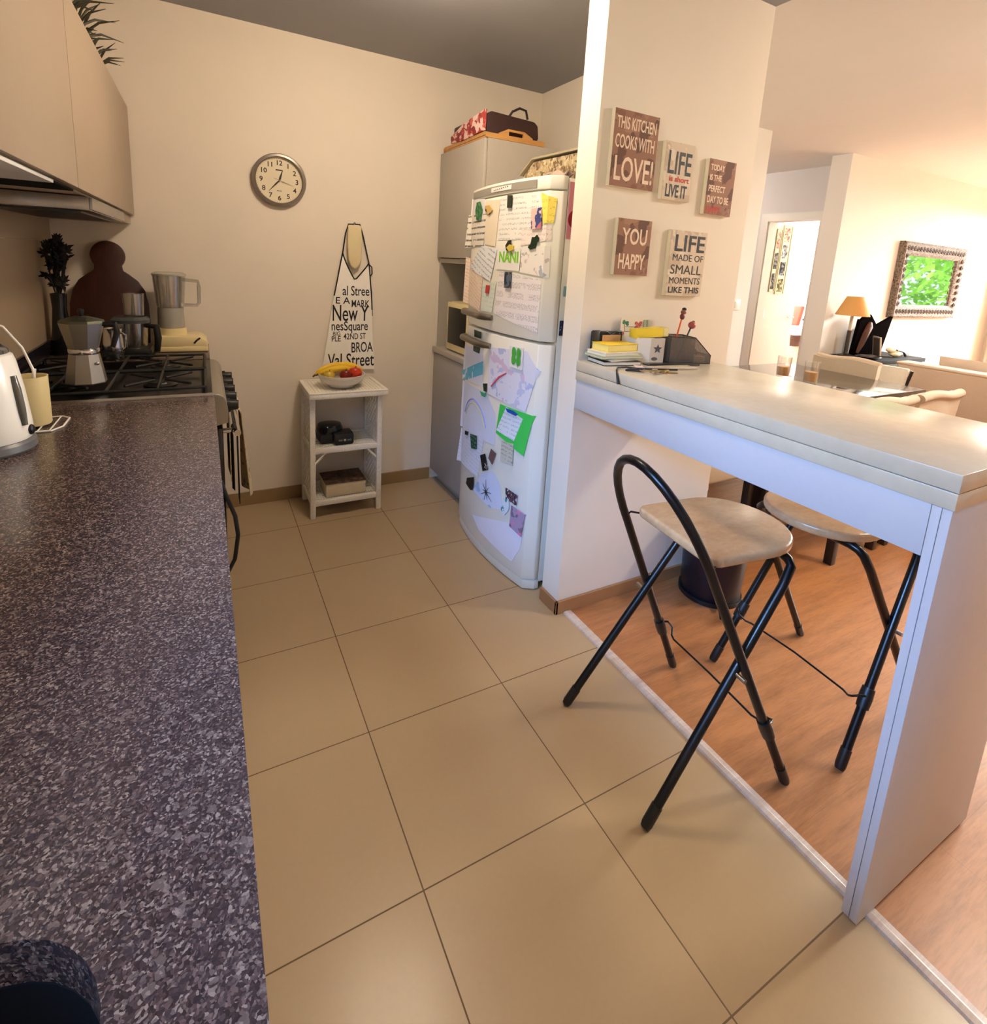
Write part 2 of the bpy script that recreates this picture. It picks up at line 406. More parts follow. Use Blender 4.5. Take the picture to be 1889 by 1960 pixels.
# door casing, leaf folded back into the bedroom
b = B(); w, d = 0.075, 0.014
b.box(4.70 - d, 4.70, DW[1], DW[1] + w, 0, DW[2] + w); b.box(4.70 - d, 4.70, DW[0] - w, DW[0], 0, DW[2] + w); b.box(4.70 - d, 4.70, DW[0], DW[1], DW[2], DW[2] + w)
b.box(4.70, 4.82, DW[1] - 0.012, DW[1], 0, DW[2]); b.box(4.70, 4.82, DW[0], DW[0] + 0.012, 0, DW[2])
struct(b, 'trim_1', WHITETRIM)
dl = struct(B().box(4.83, 5.36, 0.928, 0.966, 0.008, 1.955, 0.002), 'door_1', WHITETRIM)
for z in (0.25, 1.04, 1.75): fin(B().cyl((4.826, 0.922, z - 0.045), (4.826, 0.922, z + 0.045), 0.008), 'hinge', CHROME, dl, local=True)
b = B(); b.cyl((5.3, 0.928, 1.0), (5.3, 0.885, 1.0), 0.009); b.cyl((5.305, 0.888, 1.0), (5.2, 0.888, 1.0), 0.008)
fin(b, 'door_handle', CHROME, dl, local=True)
# skirtings and the floor trim
struct(B().box(-0.965, 0.857, YB - 0.011, YB, 0, 0.075, 0.002), 'baseboard_back', M('tile_skirting', (150, 122, 84), 0.4, var=0.05))
b = B(); b.box(0.820, 1.655, -1.133, -1.121, 0, 0.056, 0.002); b.box(0.820, 0.832, -1.133, -1.012, 0, 0.056, 0.002)
struct(b, 'baseboard_pier', TRIMW)
struct(B().box(1.655, 3.285, -0.012, 0.0, 0, 0.06, 0.002), 'baseboard_dining', TRIMW)
struct(B().box(4.33, 7.6, -0.012, 0.0, 0, 0.06, 0.002), 'baseboard_living', TRIMW)
b = B(); b.prism([(0.858, 0.0), (0.862, 0.005), (0.876, 0.007), (0.880, 0.0055), (0.894, 0.005), (0.898, 0.0)], -5.0, -1.134, axis='y')
struct(b, 'trim_2', mat_wood('pale_threshold_strip', (214, 198, 184), (184, 160, 142), 10.0, 1.0, rough=0.4, ax=1))

# ================================================================== LEFT COUNTER
CX = -0.36                      # front edge of the worktop
def hole_slab(b, x0, x1, y0, y1, z0, z1, hx0, hx1, hy0, hy1, r):
    """slab with a rounded rectangular hole"""
    bm = bmesh.new(); n = 8
    cs = [(hx1 - r, hy1 - r, 0), (hx0 + r, hy1 - r, 90), (hx0 + r, hy0 + r, 180), (hx1 - r, hy0 + r, 270)]
    inner = []
    for cx, cy, a in cs:
        inner += [(cx + r * math.cos(math.radians(a + 90 * i / n)), cy + r * math.sin(math.radians(a + 90 * i / n))) for i in range(n + 1)]
    outer = []
    for (cx, cy, a), c in zip(cs, [(x1, y1), (x0, y1), (x0, y0), (x1, y0)]):
        outer += [c] * (n + 1)
    def ring(z): return [bm.verts.new((p[0], p[1], z)) for p in inner], [bm.verts.new((p[0], p[1], z)) for p in outer]
    it, ot = ring(z1); ib, ob = ring(z0); m = len(inner)
    for i in range(m):
        j = (i + 1) % m
        bm.faces.new((it[i], it[j], ot[j], ot[i])); bm.faces.new((ib[j], ib[i], ob[i], ob[j]))
        bm.faces.new((it[j], it[i], ib[i], ib[j])); bm.faces.new((ot[i], ot[j], ob[j], ob[i]))
    bmesh.ops.remove_doubles(bm, verts=bm.verts, dist=1e-6); bmesh.ops.dissolve_degenerate(bm, edges=bm.edges, dist=1e-6)
    bmesh.ops.recalc_face_normals(bm, faces=bm.faces)
    b._merge(bm); return inner
t = thing('worktop', 'long dark speckled granite worktop running along the left wall', 'worktop', (-0.66, -2.0, 0.862))
b = B(); inner = hole_slab(b, XL, CX, -3.6, -0.735, 0.862, 0.90, -0.86, -0.452, -2.78, -2.268, 0.085)
fin(b, 'slab', GRANITE, t, smooth=0.3)
b = B(); b.box(XL + 0.008, XL + 0.026, -3.6, -0.735, 0.90, 0.965, 0.002); b.box(XL + 0.008, XL + 0.019, -0.734, YB - 0.002, 0.907, 0.965, 0.002)
fin(b, 'upstand', M('dark_granite_upstand', (34, 32, 38), 0.2, var=0.4, scale=160), t)
b = B()
def inset(p, k): return (-0.656 + (p[0] + 0.656) * k, -2.524 + (p[1] + 2.524) * k)
bm = bmesh.new(); rings = []
for k, z in ((1.03, 0.8615), (1.0, 0.86), (0.96, 0.74), (0.9, 0.72)):
    rings.append([bm.verts.new((*inset(p, k), z)) for p in inner])
for a, c in zip(rings, rings[1:]):
    for i in range(len(a)): bm.faces.new((a[i], a[(i + 1) % len(a)], c[(i + 1) % len(a)], c[i]))
bm.faces.new(rings[-1]); bmesh.ops.recalc_face_normals(bm, faces=bm.faces); b._merge(bm)
solo(b, 'sink', M('dark_steel_sink', (40, 42, 48), 0.4, 0.5, var=0.1), 'dark undermount sink basin cut into the granite worktop', 'sink')
def base_unit(y0, y1, lab):
    t = thing('base_cabinet', lab, 'cabinet', (-0.66, (y0 + y1) / 2, 0.0), 'base units under the granite worktop')
    b = B(); th = 0.018
    b.box(XL + 0.005, -0.40, y0, y0 + th, 0.1, 0.860); b.box(XL + 0.005, -0.40, y1 - th, y1, 0.1, 0.860)
    b.box(XL + 0.005, -0.40, y0 + th, y1 - th, 0.1, 0.118); b.box(XL + 0.005, XL + 0.02, y0 + th, y1 - th, 0.118, 0.70); b.box(XL + 0.08, -0.43, y0, y1, 0.0, 0.1)
    fin(b, 'carcass', LACQ_BASE, t)
    d = fin(B().box(-0.398, -0.380, y0 + 0.002, y1 - 0.002, 0.105, 0.852, 0.002), 'door', LACQ_BASE, t)
    b = B(); ym = (y0 + y1) / 2
    b.cyl((-0.372, ym - 0.07, 0.80), (-0.372, ym + 0.07, 0.80), 0.004)
    b.cyl((-0.382, ym - 0.06, 0.80), (-0.372, ym - 0.06, 0.80), 0.004); b.cyl((-0.382, ym + 0.06, 0.80), (-0.372, ym + 0.06, 0.80), 0.004)
    fin(b, 'handle', STEEL, d)
base_unit(-1.30, -0.74, 'grey base unit under the worktop, next to the stove')
base_unit(-2.20, -1.305, 'wide grey base unit under the middle of the worktop')
base_unit(-3.58, -2.205, 'grey base unit under the sink end of the worktop')
# back piece of worktop behind the stove
t = thing('corner_worktop', 'short brown granite shelf behind the stove in the corner', 'worktop', (-0.66, 0.135, 0.0))
fin(B().box(XL, -0.365, -0.082, YB - 0.001, 0.862, 0.905, 0.003), 'slab', M('brown_granite', (82, 66, 60), 0.25, var=0.35, scale=150), t)
fin(B().box(XL + 0.01, -0.385, -0.078, YB - 0.012, 0.0, 0.861), 'carcass', LACQ_BASE, t)

# ---------------------------------------------------------------- stove
t = thing('gas_stove', 'dark freestanding gas stove with black grates at the end of the worktop', 'stove', (-0.64, -0.41, 0.0))
y0, y1 = -0.730, -0.088
b = B(); b.box(-0.945, -0.365, y0, y1, 0.03, 0.885, 0.003)
for x in (-0.90, -0.42):
    for y in (y0 + 0.05, y1 - 0.05): b.cyl((x, y, 0), (x, y, 0.032), 0.018)
fin(b, 'body', M('stove_side_grey', (60, 58, 56), 0.4), t)
b = B(); b.box(-0.945, -0.365, y0, y1, 0.886, 0.903, 0.004)
fin(b, 'hob_plate', M('hob_black', (9, 9, 10), 0.32, spec=0.2), t)
fin(B().box(-0.945, -0.362, y0 - 0.003, y0 + 0.004, 0.884, 0.908, 0.0015), 'hob_rim', STEEL, t)
# rounded front corner panel carrying the knobs
pr = [(-0.366, 0.903), (-0.350, 0.902), (-0.334, 0.892), (-0.324, 0.872), (-0.320, 0.84), (-0.322, 0.80), (-0.366, 0.79)]
fin(B().prism(pr, y0, y1, axis='y', bev=0.001, seg=1), 'control_panel', M('stove_panel_steel', (150, 144, 130), 0.35, 0.6), t)
for i in range(5):
    y = y0 + 0.075 + i * 0.122
    b = B(); b.cyl((-0.322, y, 0.842), (-0.312, y, 0.842), 0.024); b.cyl((-0.312, y, 0.842), (-0.288, y, 0.842), 0.019, 0.017); b.box(-0.290, -0.285, y - 0.003, y + 0.003, 0.828, 0.858)
    fin(b, 'knob', BLACKP, t)
b = B(); b.box(-0.364, -0.338, y0 + 0.004, y1 - 0.004, 0.25, 0.782, 0.006)
d = fin(b, 'oven_door', BLACKG, t)
b = B(); b.cyl((-0.292, y0 + 0.05, 0.745), (-0.292, y1 - 0.05, 0.745), 0.011)
for y in (y0 + 0.09, y1 - 0.09): b.cyl((-0.34, y, 0.745), (-0.292, y, 0.745), 0.009)
fin(b, 'handle', CHROME, d)
b = B(); b.box(-0.364, -0.340, y0 + 0.004, y1 - 0.004, 0.06, 0.24, 0.005); fin(b, 'drawer', BLACKG, t)
for gx in (-0.80, -0.52):
    for gy in (-0.57, -0.25):
        b = B(); b.lathe([(0.0, 0.904), (0.05, 0.904), (0.052, 0.912), (0.04, 0.916), (0.036, 0.921), (0.0, 0.922)], (gx, gy, 0), 24)
        fin(b, 'burner', BLACKP, t)
for gy0, gy1 in ((-0.722, -0.418), (-0.402, -0.098)):
    b = B(); r = 0.005; z = 0.927
    ring = [(-0.925, gy0, z), (-0.385, gy0, z), (-0.385, gy1, z), (-0.925, gy1, z)]
    for a, c in zip(ring, ring[1:] + ring[:1]): b.cyl(a, c, r, n=8)
    b.cyl((-0.655, gy0, z), (-0.655, gy1, z), r, n=8)
    ym = (gy0 + gy1) / 2
    for gx in (-0.80, -0.52):
        for k in range(4):
            a = k * PI / 2 + PI / 4
            b.cyl((gx + 0.022 * math.cos(a), ym + 0.022 * math.sin(a), z + 0.002), (gx + 0.13 * math.cos(a), ym + 0.13 * math.sin(a), z + 0.002), 0.0045, n=8)
        b.cyl((gx, gy0, z), (gx, gy1, z), 0.0045, n=8)
    for p in ring: b.cyl((p[0], p[1], 0.900), p, 0.006, n=8)
    fin(b, 'grate', CASTIRON, t)

# towels and a cord on the oven front
def towel(name, lab, y0, y1, z0, z1, mat, ph, out=0.0, xb=-0.268):
    b = B()
    def f(u, v):
        y = y0 + (y1 - y0) * u
        s = v * (2 * (z1 - z0) + 0.06)
        front = z1 - z0
        if s < front: return (xb + (0.008 + out) * (0.6 + math.sin(9 * u + ph) * 0.6) * (1 - s / front) + 0.002, y, z0 + s)
        if s < front + 0.06:
            a = (s - front) / 0.06 * PI
            return ((xb - 0.311) / 2 + (xb + 0.311) / 2 * math.cos(a), y, z1 + 0.014 * math.sin(a))
        return (-0.311 + 0.003 * math.sin(7 * u + ph), y, z1 - (s - front - 0.06) * 0.8)
    b.sheet(f, 16, 44, 0.003)
    return solo(b, name, mat, lab, 'towel')
towel('kitchen_towel', 'cream kitchen towel hanging from the oven handle', -0.40, -0.13, 0.38, 0.745, mat_blotch('cream_towel_print', (212, 196, 158), [(150, 134, 98), (190, 150, 110)], 30, 0.62), 0.4, 0.022, -0.266)
towel('kitchen_towel', 'dark brown kitchen towel on the near end of the oven handle', -0.665, -0.60, 0.47, 0.745, M('dark_towel', (30, 23, 22), 0.9, var=0.2, scale=40), 1.6, -0.008, -0.292)
b = B(); b.tube([(-0.352, -0.745, 0.60), (-0.338, -0.752, 0.55), (-0.312, -0.758, 0.47), (-0.305, -0.76, 0.40), (-0.318, -0.76, 0.31), (-0.345, -0.752, 0.25), (-0.366, -0.747, 0.22)], 0.007, 10)
solo(b, 'power_cord', BLACKP, 'black cord looping out below the worktop beside the stove', 'cord')

# ---------------------------------------------------------------- hood and wall cabinets
t = thing('range_hood', 'slim steel range hood under the wall cabinets', 'hood', (-0.8, -0.39, 1.46))
fin(B().box(XL + 0.01, -0.652, -0.755, -0.035, 1.462, 1.500, 0.002), 'body', STEEL, t)
fin(B().box(-0.9, -0.68, -0.70, -0.09, 1.456, 1.462), 'filter', M('hood_filter', (60, 62, 62), 0.4, 0.8, scale=300, var=0.5), t)
fin(B().box(-0.652, -0.644, -0.755, -0.035, 1.464, 1.498, 0.001), 'front_rail', STEEL, t)
def wall_cab(y0, y1, lab, dark):
    t = thing('wall_cabinet', lab, 'cabinet', (-0.8, (y0 + y1) / 2, 1.502), 'beige wall cabinets above the worktop')
    z0, z1 = 1.503, 1.975
    fin(B().box(XL + 0.001, -0.663, y0, y1, z0, z1), 'carcass', UPPER, t)
    fin(B().box(-0.662, -0.644, y0 + 0.0015, y1 - 0.0015, z0 + 0.004, z1, 0.002), 'door', UPPER, t)
    return t, z0
t, z0 = wall_cab(-0.935, YB - 0.004, 'beige wall cabinet nearest the back wall, above the range hood', 0)
fin(B().box(XL + 0.01, -0.66, -0.03, YB - 0.006, z0 - 0.036, z0 - 0.001, 0.001), 'valance', UPPER, t)
t, z0 = wall_cab(-1.64, -0.938, 'wide beige wall cabinet left of the range hood', 1)
fin(B().box(XL + 0.02, -0.655, -1.16, -0.94, z0 - 0.005, z0 - 0.0005), 'underside_shade', M('painted_shade_black', (8, 8, 8), 0.9, spec=0.1), t)  # black sheet painting in the shade under the cabinet
fin(B().box(XL + 0.02, -0.652, -1.63, -1.165, z0 - 0.008, z0 - 0.0005, 0.001), 'underside_reflection', M('painted_reflection_white', (226, 226, 220), 0.2), t)  # plain white standing in for the window's reflection on the underside
# artificial spiky plant on top of the wall cabinets
t = thing('spiky_plant', 'dark spiky artificial plant lying on top of the wall cabinets', 'plant', (-0.70, -0.45, 1.975))
fin(B().tube([(-0.70, -0.92, 1.985), (-0.69, -0.6, 1.99), (-0.70, -0.3, 1.985), (-0.685, -0.12, 1.983)], 0.007, 8), 'stem', M('dry_stem', (52, 38, 22), 0.8), t)
b = B()
rnd = random.Random(3)
for cl in range(8):
    yc = -0.90 + cl * 0.108 + rnd.uniform(-0.02, 0.02); xc = -0.69 + rnd.uniform(-0.012, 0.012)
    for k in range(5):
        a = rnd.uniform(-0.6, 1.3); L = rnd.uniform(0.05, 0.145); dy = rnd.uniform(-0.06, 0.10)
        p0 = Vector((xc, yc, 1.988)); p2 = p0 + Vector((L * math.cos(a) * 0.8, dy, max(0.012, L * (0.25 + 0.6 * abs(math.sin(a))))))
        p1 = (p0 + p2) / 2 + Vector((0, 0, 0.015))
        b.tube([p0, p1, p2], [0.004, 0.0035, 0.0006], 6)
fin(b, 'leaves', M('dry_green_leaf', (56, 52, 30), 0.7, var=0.3), t)

# ================================================================== THINGS ON THE LEFT COUNTER
Z9 = 0.90
t = thing('electric_kettle', 'white electric kettle with a dark water window at the left end of the worktop', 'kettle', (-0.825, -1.13, Z9))
kc = (-0.825, -1.13, 0)
fin(B().lathe([(0.0, 0.9005), (0.088, 0.9005), (0.092, 0.906), (0.090, 0.920), (0.084, 0.926), (0.0, 0.926)], kc, 36), 'power_base', M('kettle_base_grey', (96, 98, 104), 0.35), t)
fin(B().lathe([(0.0, 0.927), (0.084, 0.927), (0.087, 0.936), (0.085, 0.97), (0.078, 1.04), (0.069, 1.10), (0.064, 1.118), (0.058, 1.122), (0.0, 1.122)], kc, 36), 'jug', WHITEM, t)
fin(B().lathe([(0.0, 1.1225), (0.058, 1.1225), (0.057, 1.130), (0.045, 1.142), (0.02, 1.147), (0.0, 1.148)], kc, 32), 'lid', M('kettle_lid_chrome', (140, 146, 156), 0.12, 0.9), t)
b = B()
for k in range(1): 
    a = math.radians(-22)
    pts = [(0.0865, 0.962), (0.0825, 1.0), (0.0775, 1.045), (0.0735, 1.075)]
    b.tube([(kc[0] + (r + 0.0005) * math.cos(a), kc[1] + (r + 0.0005) * math.sin(a), z) for r, z in pts], [0.006, 0.0085, 0.0085, 0.006], 12)
fin(b, 'water_window', M('kettle_window', (96, 96, 90), 0.15), t)
a = math.radians(-8)
fin(B().ball((kc[0] + 0.087 * math.cos(a), kc[1] + 0.087 * math.sin(a), 0.945), 0.012, (0.6, 1, 1)), 'switch', NAVY, t)
fin(B().tube([(kc[0] - 0.062, kc[1] + 0.01, 1.115), (kc[0] - 0.12, kc[1] + 0.015, 1.11), (kc[0] - 0.135, kc[1] + 0.015, 1.04), (kc[0] - 0.11, kc[1] + 0.012, 0.975), (kc[0] - 0.085, kc[1] + 0.01, 0.96)], 0.012, 12), 'handle', WHITEP, t)
fin(B().lathe([(0.0, 1.098), (0.024, 1.100), (0.026, 1.118), (0.0, 1.122)], (kc[0] + 0.02, kc[1] - 0.06, 0), 16), 'spout', WHITEM, t)

t = thing('utensil_canister', 'cream canister with tools in it behind the white kettle', 'canister', (-0.773, -0.955, Z9 + 0.004))
cc = (-0.778, -0.95, 0)
fin(B().lathe([(0.0, 0.9055), (0.036, 0.9055), (0.038, 0.909), (0.038, 1.028), (0.0385, 1.032), (0.035, 1.032), (0.0345, 0.915), (0.0, 0.912)], cc, 32), 'pot', CREAM, t)
b = B(); b.box(-0.812, -0.800, -0.985, -0.948, 0.915, 1.052, 0.004, mtx=None); b.cyl((-0.785, -0.94, 0.92), (-0.770, -0.93, 1.046), 0.004)
fin(b, 'spatula', WHITEP, t)
b = B(); z = 0.9025
loop = [(-0.84, -1.02, z), (-0.73, -1.02, z), (-0.712, -0.985, z), (-0.712, -0.905, z), (-0.73, -0.885, z), (-0.84, -0.885, z)]
b.tube(loop, 0.0024, 8, closed=True)
for i in range(5): b.cyl((-0.83 + i * 0.024, -1.018, z), (-0.83 + i * 0.024, -0.887, z), 0.0018, n=8)
solo(b, 'wire_trivet', WHITEP, 'white wire trivet under the cream canister', 'trivet')
b = B(); b.tube([(-0.95, -0.97, 1.10), (-0.905, -0.955, 1.165), (-0.86, -0.95, 1.178), (-0.817, -0.95, 1.158), (-0.785, -0.95, 1.105), (-0.768, -0.952, 1.05), (-0.766, -0.953, 1.02), (-0.770, -0.953, 0.93)], 0.003, 8)
solo(b, 'white_cable', WHITEP, 'thin white cable arching above the kettle', 'cable')

# moka pot on the front grate
t = thing('moka_pot', 'faceted aluminium stovetop coffee pot on the front burner', 'coffee pot', (-0.718, -0.60, 0.933))
mc = (-0.718, -0.60, 0)
def octo(prof, c, rot=PI / 8):
    return B().lathe(prof, (0, 0, 0), 8, mtx=Matrix.Translation(c) @ Matrix.Rotation(rot, 4, 'Z'))
fin(octo([(0.0, 0.9345), (0.055, 0.9345), (0.056, 0.938), (0.041, 1.028), (0.0, 1.028)], mc), 'boiler', ALU, t, smooth=0.2)
fin(B().lathe([(0.0, 1.028), (0.040, 1.028), (0.041, 1.033), (0.041, 1.043), (0.039, 1.046), (0.0, 1.046)], mc, 32), 'collar', CHROME, t)
b = octo([(0.0, 1.046), (0.041, 1.046), (0.060, 1.126), (0.0, 1.126)], mc)
b.prism([(0.054, 1.126), (0.078, 1.13), (0.046, 1.075)], -0.012, 0.012, axis='x', mtx=Matrix.Translation((mc[0], mc[1], 0)))
up = fin(b, 'collector', ALU, t, smooth=0.2)
l = fin(octo([(0.0, 1.1265), (0.061, 1.1265), (0.058, 1.134), (0.018, 1.146), (0.0, 1.147)], mc), 'lid', M('moka_lid', (120, 124, 108), 0.35, 0.9), t, smooth=0.2)
fin(B().lathe([(0.0, 1.147), (0.005, 1.147), (0.009, 1.160), (0.008, 1.168), (0.0, 1.170)], mc, 16), 'knob', BLACKP, l)
fin(B().tube([(mc[0] + 0.052, mc[1] - 0.01, 1.122), (mc[0] + 0.088, mc[1] - 0.018, 1.124), (mc[0] + 0.092, mc[1] - 0.018, 1.10), (mc[0] + 0.078, mc[1] - 0.016, 1.05)], [0.007, 0.008, 0.009, 0.007], 12), 'handle', BLACKP, t)
fin(B().ball((mc[0] + 0.036, mc[1] - 0.03, 1.0), 0.006), 'valve', CHROME, t)
# steel jug on the back grate
t = thing('milk_jug', 'small shiny steel jug behind the coffee pot', 'jug', (-0.692, -0.20, 0.933))
fin(B().lathe([(0.0, 0.9345), (0.034, 0.9345), (0.036, 0.94), (0.034, 1.0), (0.030, 1.035), (0.032, 1.055), (0.030, 1.055), (0.028, 1.035), (0.032, 0.945), (0.0, 0.942)], (-0.692, -0.20, 0), 32), 'body', CHROME, t)
fin(B().tube([(-0.664, -0.21, 1.04), (-0.648, -0.215, 1.03), (-0.648, -0.215, 0.985), (-0.662, -0.21, 0.97)], 0.004, 8), 'handle', CHROME, t)
# food processor on the back shelf
fx, fy, fz = -0.656, 0.038, 0.905
t = thing('food_processor', 'dark food processor with a clear bowl and smoky lid in the corner', 'food processor', (fx, fy, fz))
fin(B().box(fx - 0.075, fx + 0.075, fy - 0.08, fy + 0.08, fz + 0.001, fz + 0.045, 0.012), 'base', BLACKP, t)
bo = fin(B().lathe([(0.0, 0.951), (0.058, 0.951), (0.064, 1.05), (0.061, 1.05), (0.055, 0.955), (0.0, 0.955)], (fx, fy, 0), 32), 'bowl', SMOKE, t)
fin(B().tube([(fx + 0.058, fy - 0.03, 1.04), (fx + 0.095, fy - 0.05, 1.038), (fx + 0.10, fy - 0.052, 0.99), (fx + 0.095, fy - 0.05, 0.93)], [0.010, 0.014, 0.014, 0.010], 12), 'handle', BLACKP, bo)
l = fin(B().lathe([(0.0, 1.051), (0.072, 1.051), (0.074, 1.064), (0.060, 1.076), (0.0, 1.080)], (fx, fy, 0), 32), 'lid', M('smoky_lid', (82, 84, 84), 0.2), t)
fin(B().lathe([(0.0, 1.081), (0.030, 1.081), (0.034, 1.172), (0.030, 1.172), (0.027, 1.085), (0.0, 1.085)], (fx + 0.015, fy, 0), 24, sx=1.2), 'feed_tube', SMOKE, l)
# cutting board leaning on the back wall
def board():
    pts = [(-0.145, 0.0), (0.145, 0.0), (0.15, 0.12), (0.147, 0.20), (0.135, 0.26), (0.11, 0.305), (0.075, 0.335), (0.055, 0.35), (0.052, 0.365)]
    arc = [(0.066 * math.cos(a), 0.415 + 0.066 * math.sin(a)) for a in [math.radians(-40 + i * 13) for i in range(21)]]
    pts += arc + [(-0.052, 0.365), (-0.055, 0.35), (-0.075, 0.335), (-0.11, 0.305), (-0.135, 0.26), (-0.147, 0.20), (-0.15, 0.12)]
    return pts
b = B(); mt = Matrix.Translation((-0.752, 0.268, 0.9065)) @ Matrix.Rotation(math.radians(-7), 4, 'X')
b.prism(board(), -0.010, 0.010, axis='y', bev=0.003, mtx=mt)
solo(b, 'cutting_board', BOARDWOOD, 'large dark red wooden cutting board with a round handle leaning in the corner', 'cutting board', smooth=0.5)
# dried bunch in a dark vase
t = thing('dried_bouquet', 'dark dried flower bunch in a dark vase standing in the corner', 'dried flowers', (-0.905, 0.12, 0.905))
fin(B().lathe([(0.0, 0.906), (0.035, 0.906), (0.04, 0.93), (0.03, 1.02), (0.024, 1.10), (0.028, 1.16), (0.024, 1.16), (0.02, 1.1), (0.0, 1.0)], (-0.905, 0.12, 0), 24), 'vase', M('dark_glass_vase', (22, 24, 26), 0.1), t)
b = B(); b2 = B(); rnd = random.Random(5)
for k in range(34):
    a = rnd.uniform(0, 2 * PI); r = rnd.uniform(0.004, 0.047); zt = rnd.uniform(1.16, 1.38)
    p = Vector((-0.905 + r * math.cos(a), 0.12 + r * math.sin(a) * 0.8, zt)); b.tube([(-0.905, 0.12, 1.12), (p.x * 0.5 - 0.905 * 0.5, p.y * 0.5 + 0.06, 1.2), p], 0.002, 6)
    for j in range(14):
        d = Vector((rnd.gauss(0, 1), rnd.gauss(0, 1), rnd.gauss(0.3, 1))).normalized() * rnd.uniform(0.014, 0.036)
        b2.tube([p, p + d * 0.5, p + d], [0.002, 0.0058, 0.0008], 5)
fin(b, 'stems', M('dry_stem_dark', (36, 30, 26), 0.9), t); fin(b2, 'flower_heads', M('dried_flowers', (32, 27, 28), 0.9, var=0.4), t)
# jug blender
t = thing('jug_blender', 'cream jug blender with a clear handled jar beside the cutting board', 'blender', (-0.485, 0.19, 0.905))
bx, by = -0.515, 0.20
pr = [(-0.575, 0.0), (-0.37, 0.0), (-0.37, 0.045), (-0.38, 0.058), (-0.43, 0.075), (-0.575, 0.080)]
b = B(); b.box(-0.578, -0.368, 0.10, 0.30, 0.9065, 0.930, 0.006)
b.prism([(p[0], 0.929 + p[1] * 0.72) for p in [(-0.576, 0), (-0.370, 0), (-0.372, 0.035), (-0.400, 0.062), (-0.576, 0.068)]], 0.104, 0.296, axis='y', bev=0.006)
b.lathe([(0.0, 0.95), (0.062, 0.95), (0.060, 1.008), (0.0, 1.008)], (bx, by, 0), 32)
fin(b, 'motor_base', CREAM, t)
fin(B().tube([(-0.425, 0.102, 0.945), (-0.415, 0.101, 0.958), (-0.400, 0.101, 0.970)], 0.004, 8), 'switch', BLACKP, t)
fin(B().lathe([(0.0, 1.009), (0.052, 1.009), (0.054, 1.02), (0.052, 1.10), (0.0, 1.10)], (bx, by, 0), 32), 'jar_collar', M('grey_clear_collar', (168, 164, 152), 0.2), t)
j = fin(B().lathe([(0.0, 1.101), (0.055, 1.101), (0.066, 1.245), (0.063, 1.245), (0.052, 1.106), (0.0, 1.106)], (bx, by, 0), 36), 'jar', SMOKE, t)
fin(B().tube([(bx + 0.062, by - 0.01, 1.228), (bx + 0.115, by - 0.02, 1.224), (bx + 0.118, by - 0.02, 1.20), (bx + 0.117, by - 0.02, 1.125), (bx + 0.108, by - 0.02, 1.113), (bx + 0.058, by - 0.01, 1.113)], 0.008, 10), 'handle', SMOKE, j)
fin(B().lathe([(0.0, 1.2455), (0.068, 1.2455), (0.069, 1.252), (0.055, 1.260), (0.02, 1.262), (0.0, 1.262)], (bx, by, 0), 36), 'lid', M('blender_lid', (176, 172, 158), 0.25), t)

# ================================================================== BACK WALL
t = thing('wall_clock', 'round silver-rimmed wall clock on the back wall', 'clock', (-0.018, YB, 1.735))
ccx, ccz, R = -0.018, 1.735, 0.130
mt = Matrix.Translation((ccx, YB, ccz)) @ Matrix.Rotation(PI / 2, 4, 'X')      # local +z points out of the wall (-Y)
fin(B().lathe([(0.10, 0.001), (R - 0.006, 0.001), (R, 0.012), (R, 0.022), (R - 0.006, 0.034), (R - 0.016, 0.036), (R - 0.020, 0.028), (R - 0.020, 0.016), (0.10, 0.012), (0.10, 0.001)], (0, 0, 0), 64, mtx=mt), 'rim', M('clock_rim_silver', (128, 120, 112), 0.32, 0.7), t)
fin(B().lathe([(0.0, 0.014), (R - 0.019, 0.014), (R - 0.019, 0.0165), (0.0, 0.0165)], (0, 0, 0), 64, mtx=mt), 'dial', M('clock_dial', (226, 214, 184), 0.6, var=0.02), t)
b = B()
for h in range(1, 13):
    a = math.radians(90 - 30 * h); r = 0.085; s = 0.033
    b.text(str(h), s, (ccx + r * math.cos(a), YB - 0.0167, ccz + r * math.sin(a) - s * 0.35), (1, 0, 0), (0, 0, 1), align='CENTER', bold=0.0006)
for k in range(60):
    a = math.radians(6 * k); b.box(0.1035, 0.107, -0.0005, 0.0005, 0.0166, 0.0170, mtx=mt @ Matrix.Rotation(a, 4, 'Z'))
b.box(-0.016, 0.014, 0.047, 0.053, 0.0166, 0.0170, mtx=mt); b.box(-0.012, 0.012, -0.052, -0.049, 0.0166, 0.0170, mtx=mt)
fin(b, 'numerals', M('clock_ink', (50, 38, 26), 0.6), t)
def hand(name, ang, L, tail, w, z, mat):
    a = math.radians(90 - ang)
    b = B().prism([(-tail, -w * 0.5), (0.0, -w), (L * 0.28, -w * 1.4), (L, -w * 0.25), (L, w * 0.25), (L * 0.28, w * 1.4), (0.0, w), (-tail, w * 0.5)], z, z + 0.0012, mtx=mt @ Matrix.Rotation(a, 4, 'Z'))
    b.cyl((0, 0, 0.0166), (0, 0, z + 0.001), 0.004, mtx=mt); fin(b, name, mat, t)
CI = M('clock_hand', (44, 32, 22), 0.5)
hand('hour_hand', 18, 0.055, 0.01, 0.0036, 0.018, CI); hand('minute_hand', 222, 0.075, 0.012, 0.0026, 0.0198, CI); hand('second_hand', 108, 0.072, 0.028, 0.0009, 0.0215, M('second_hand_tan', (120, 96, 64), 0.5))

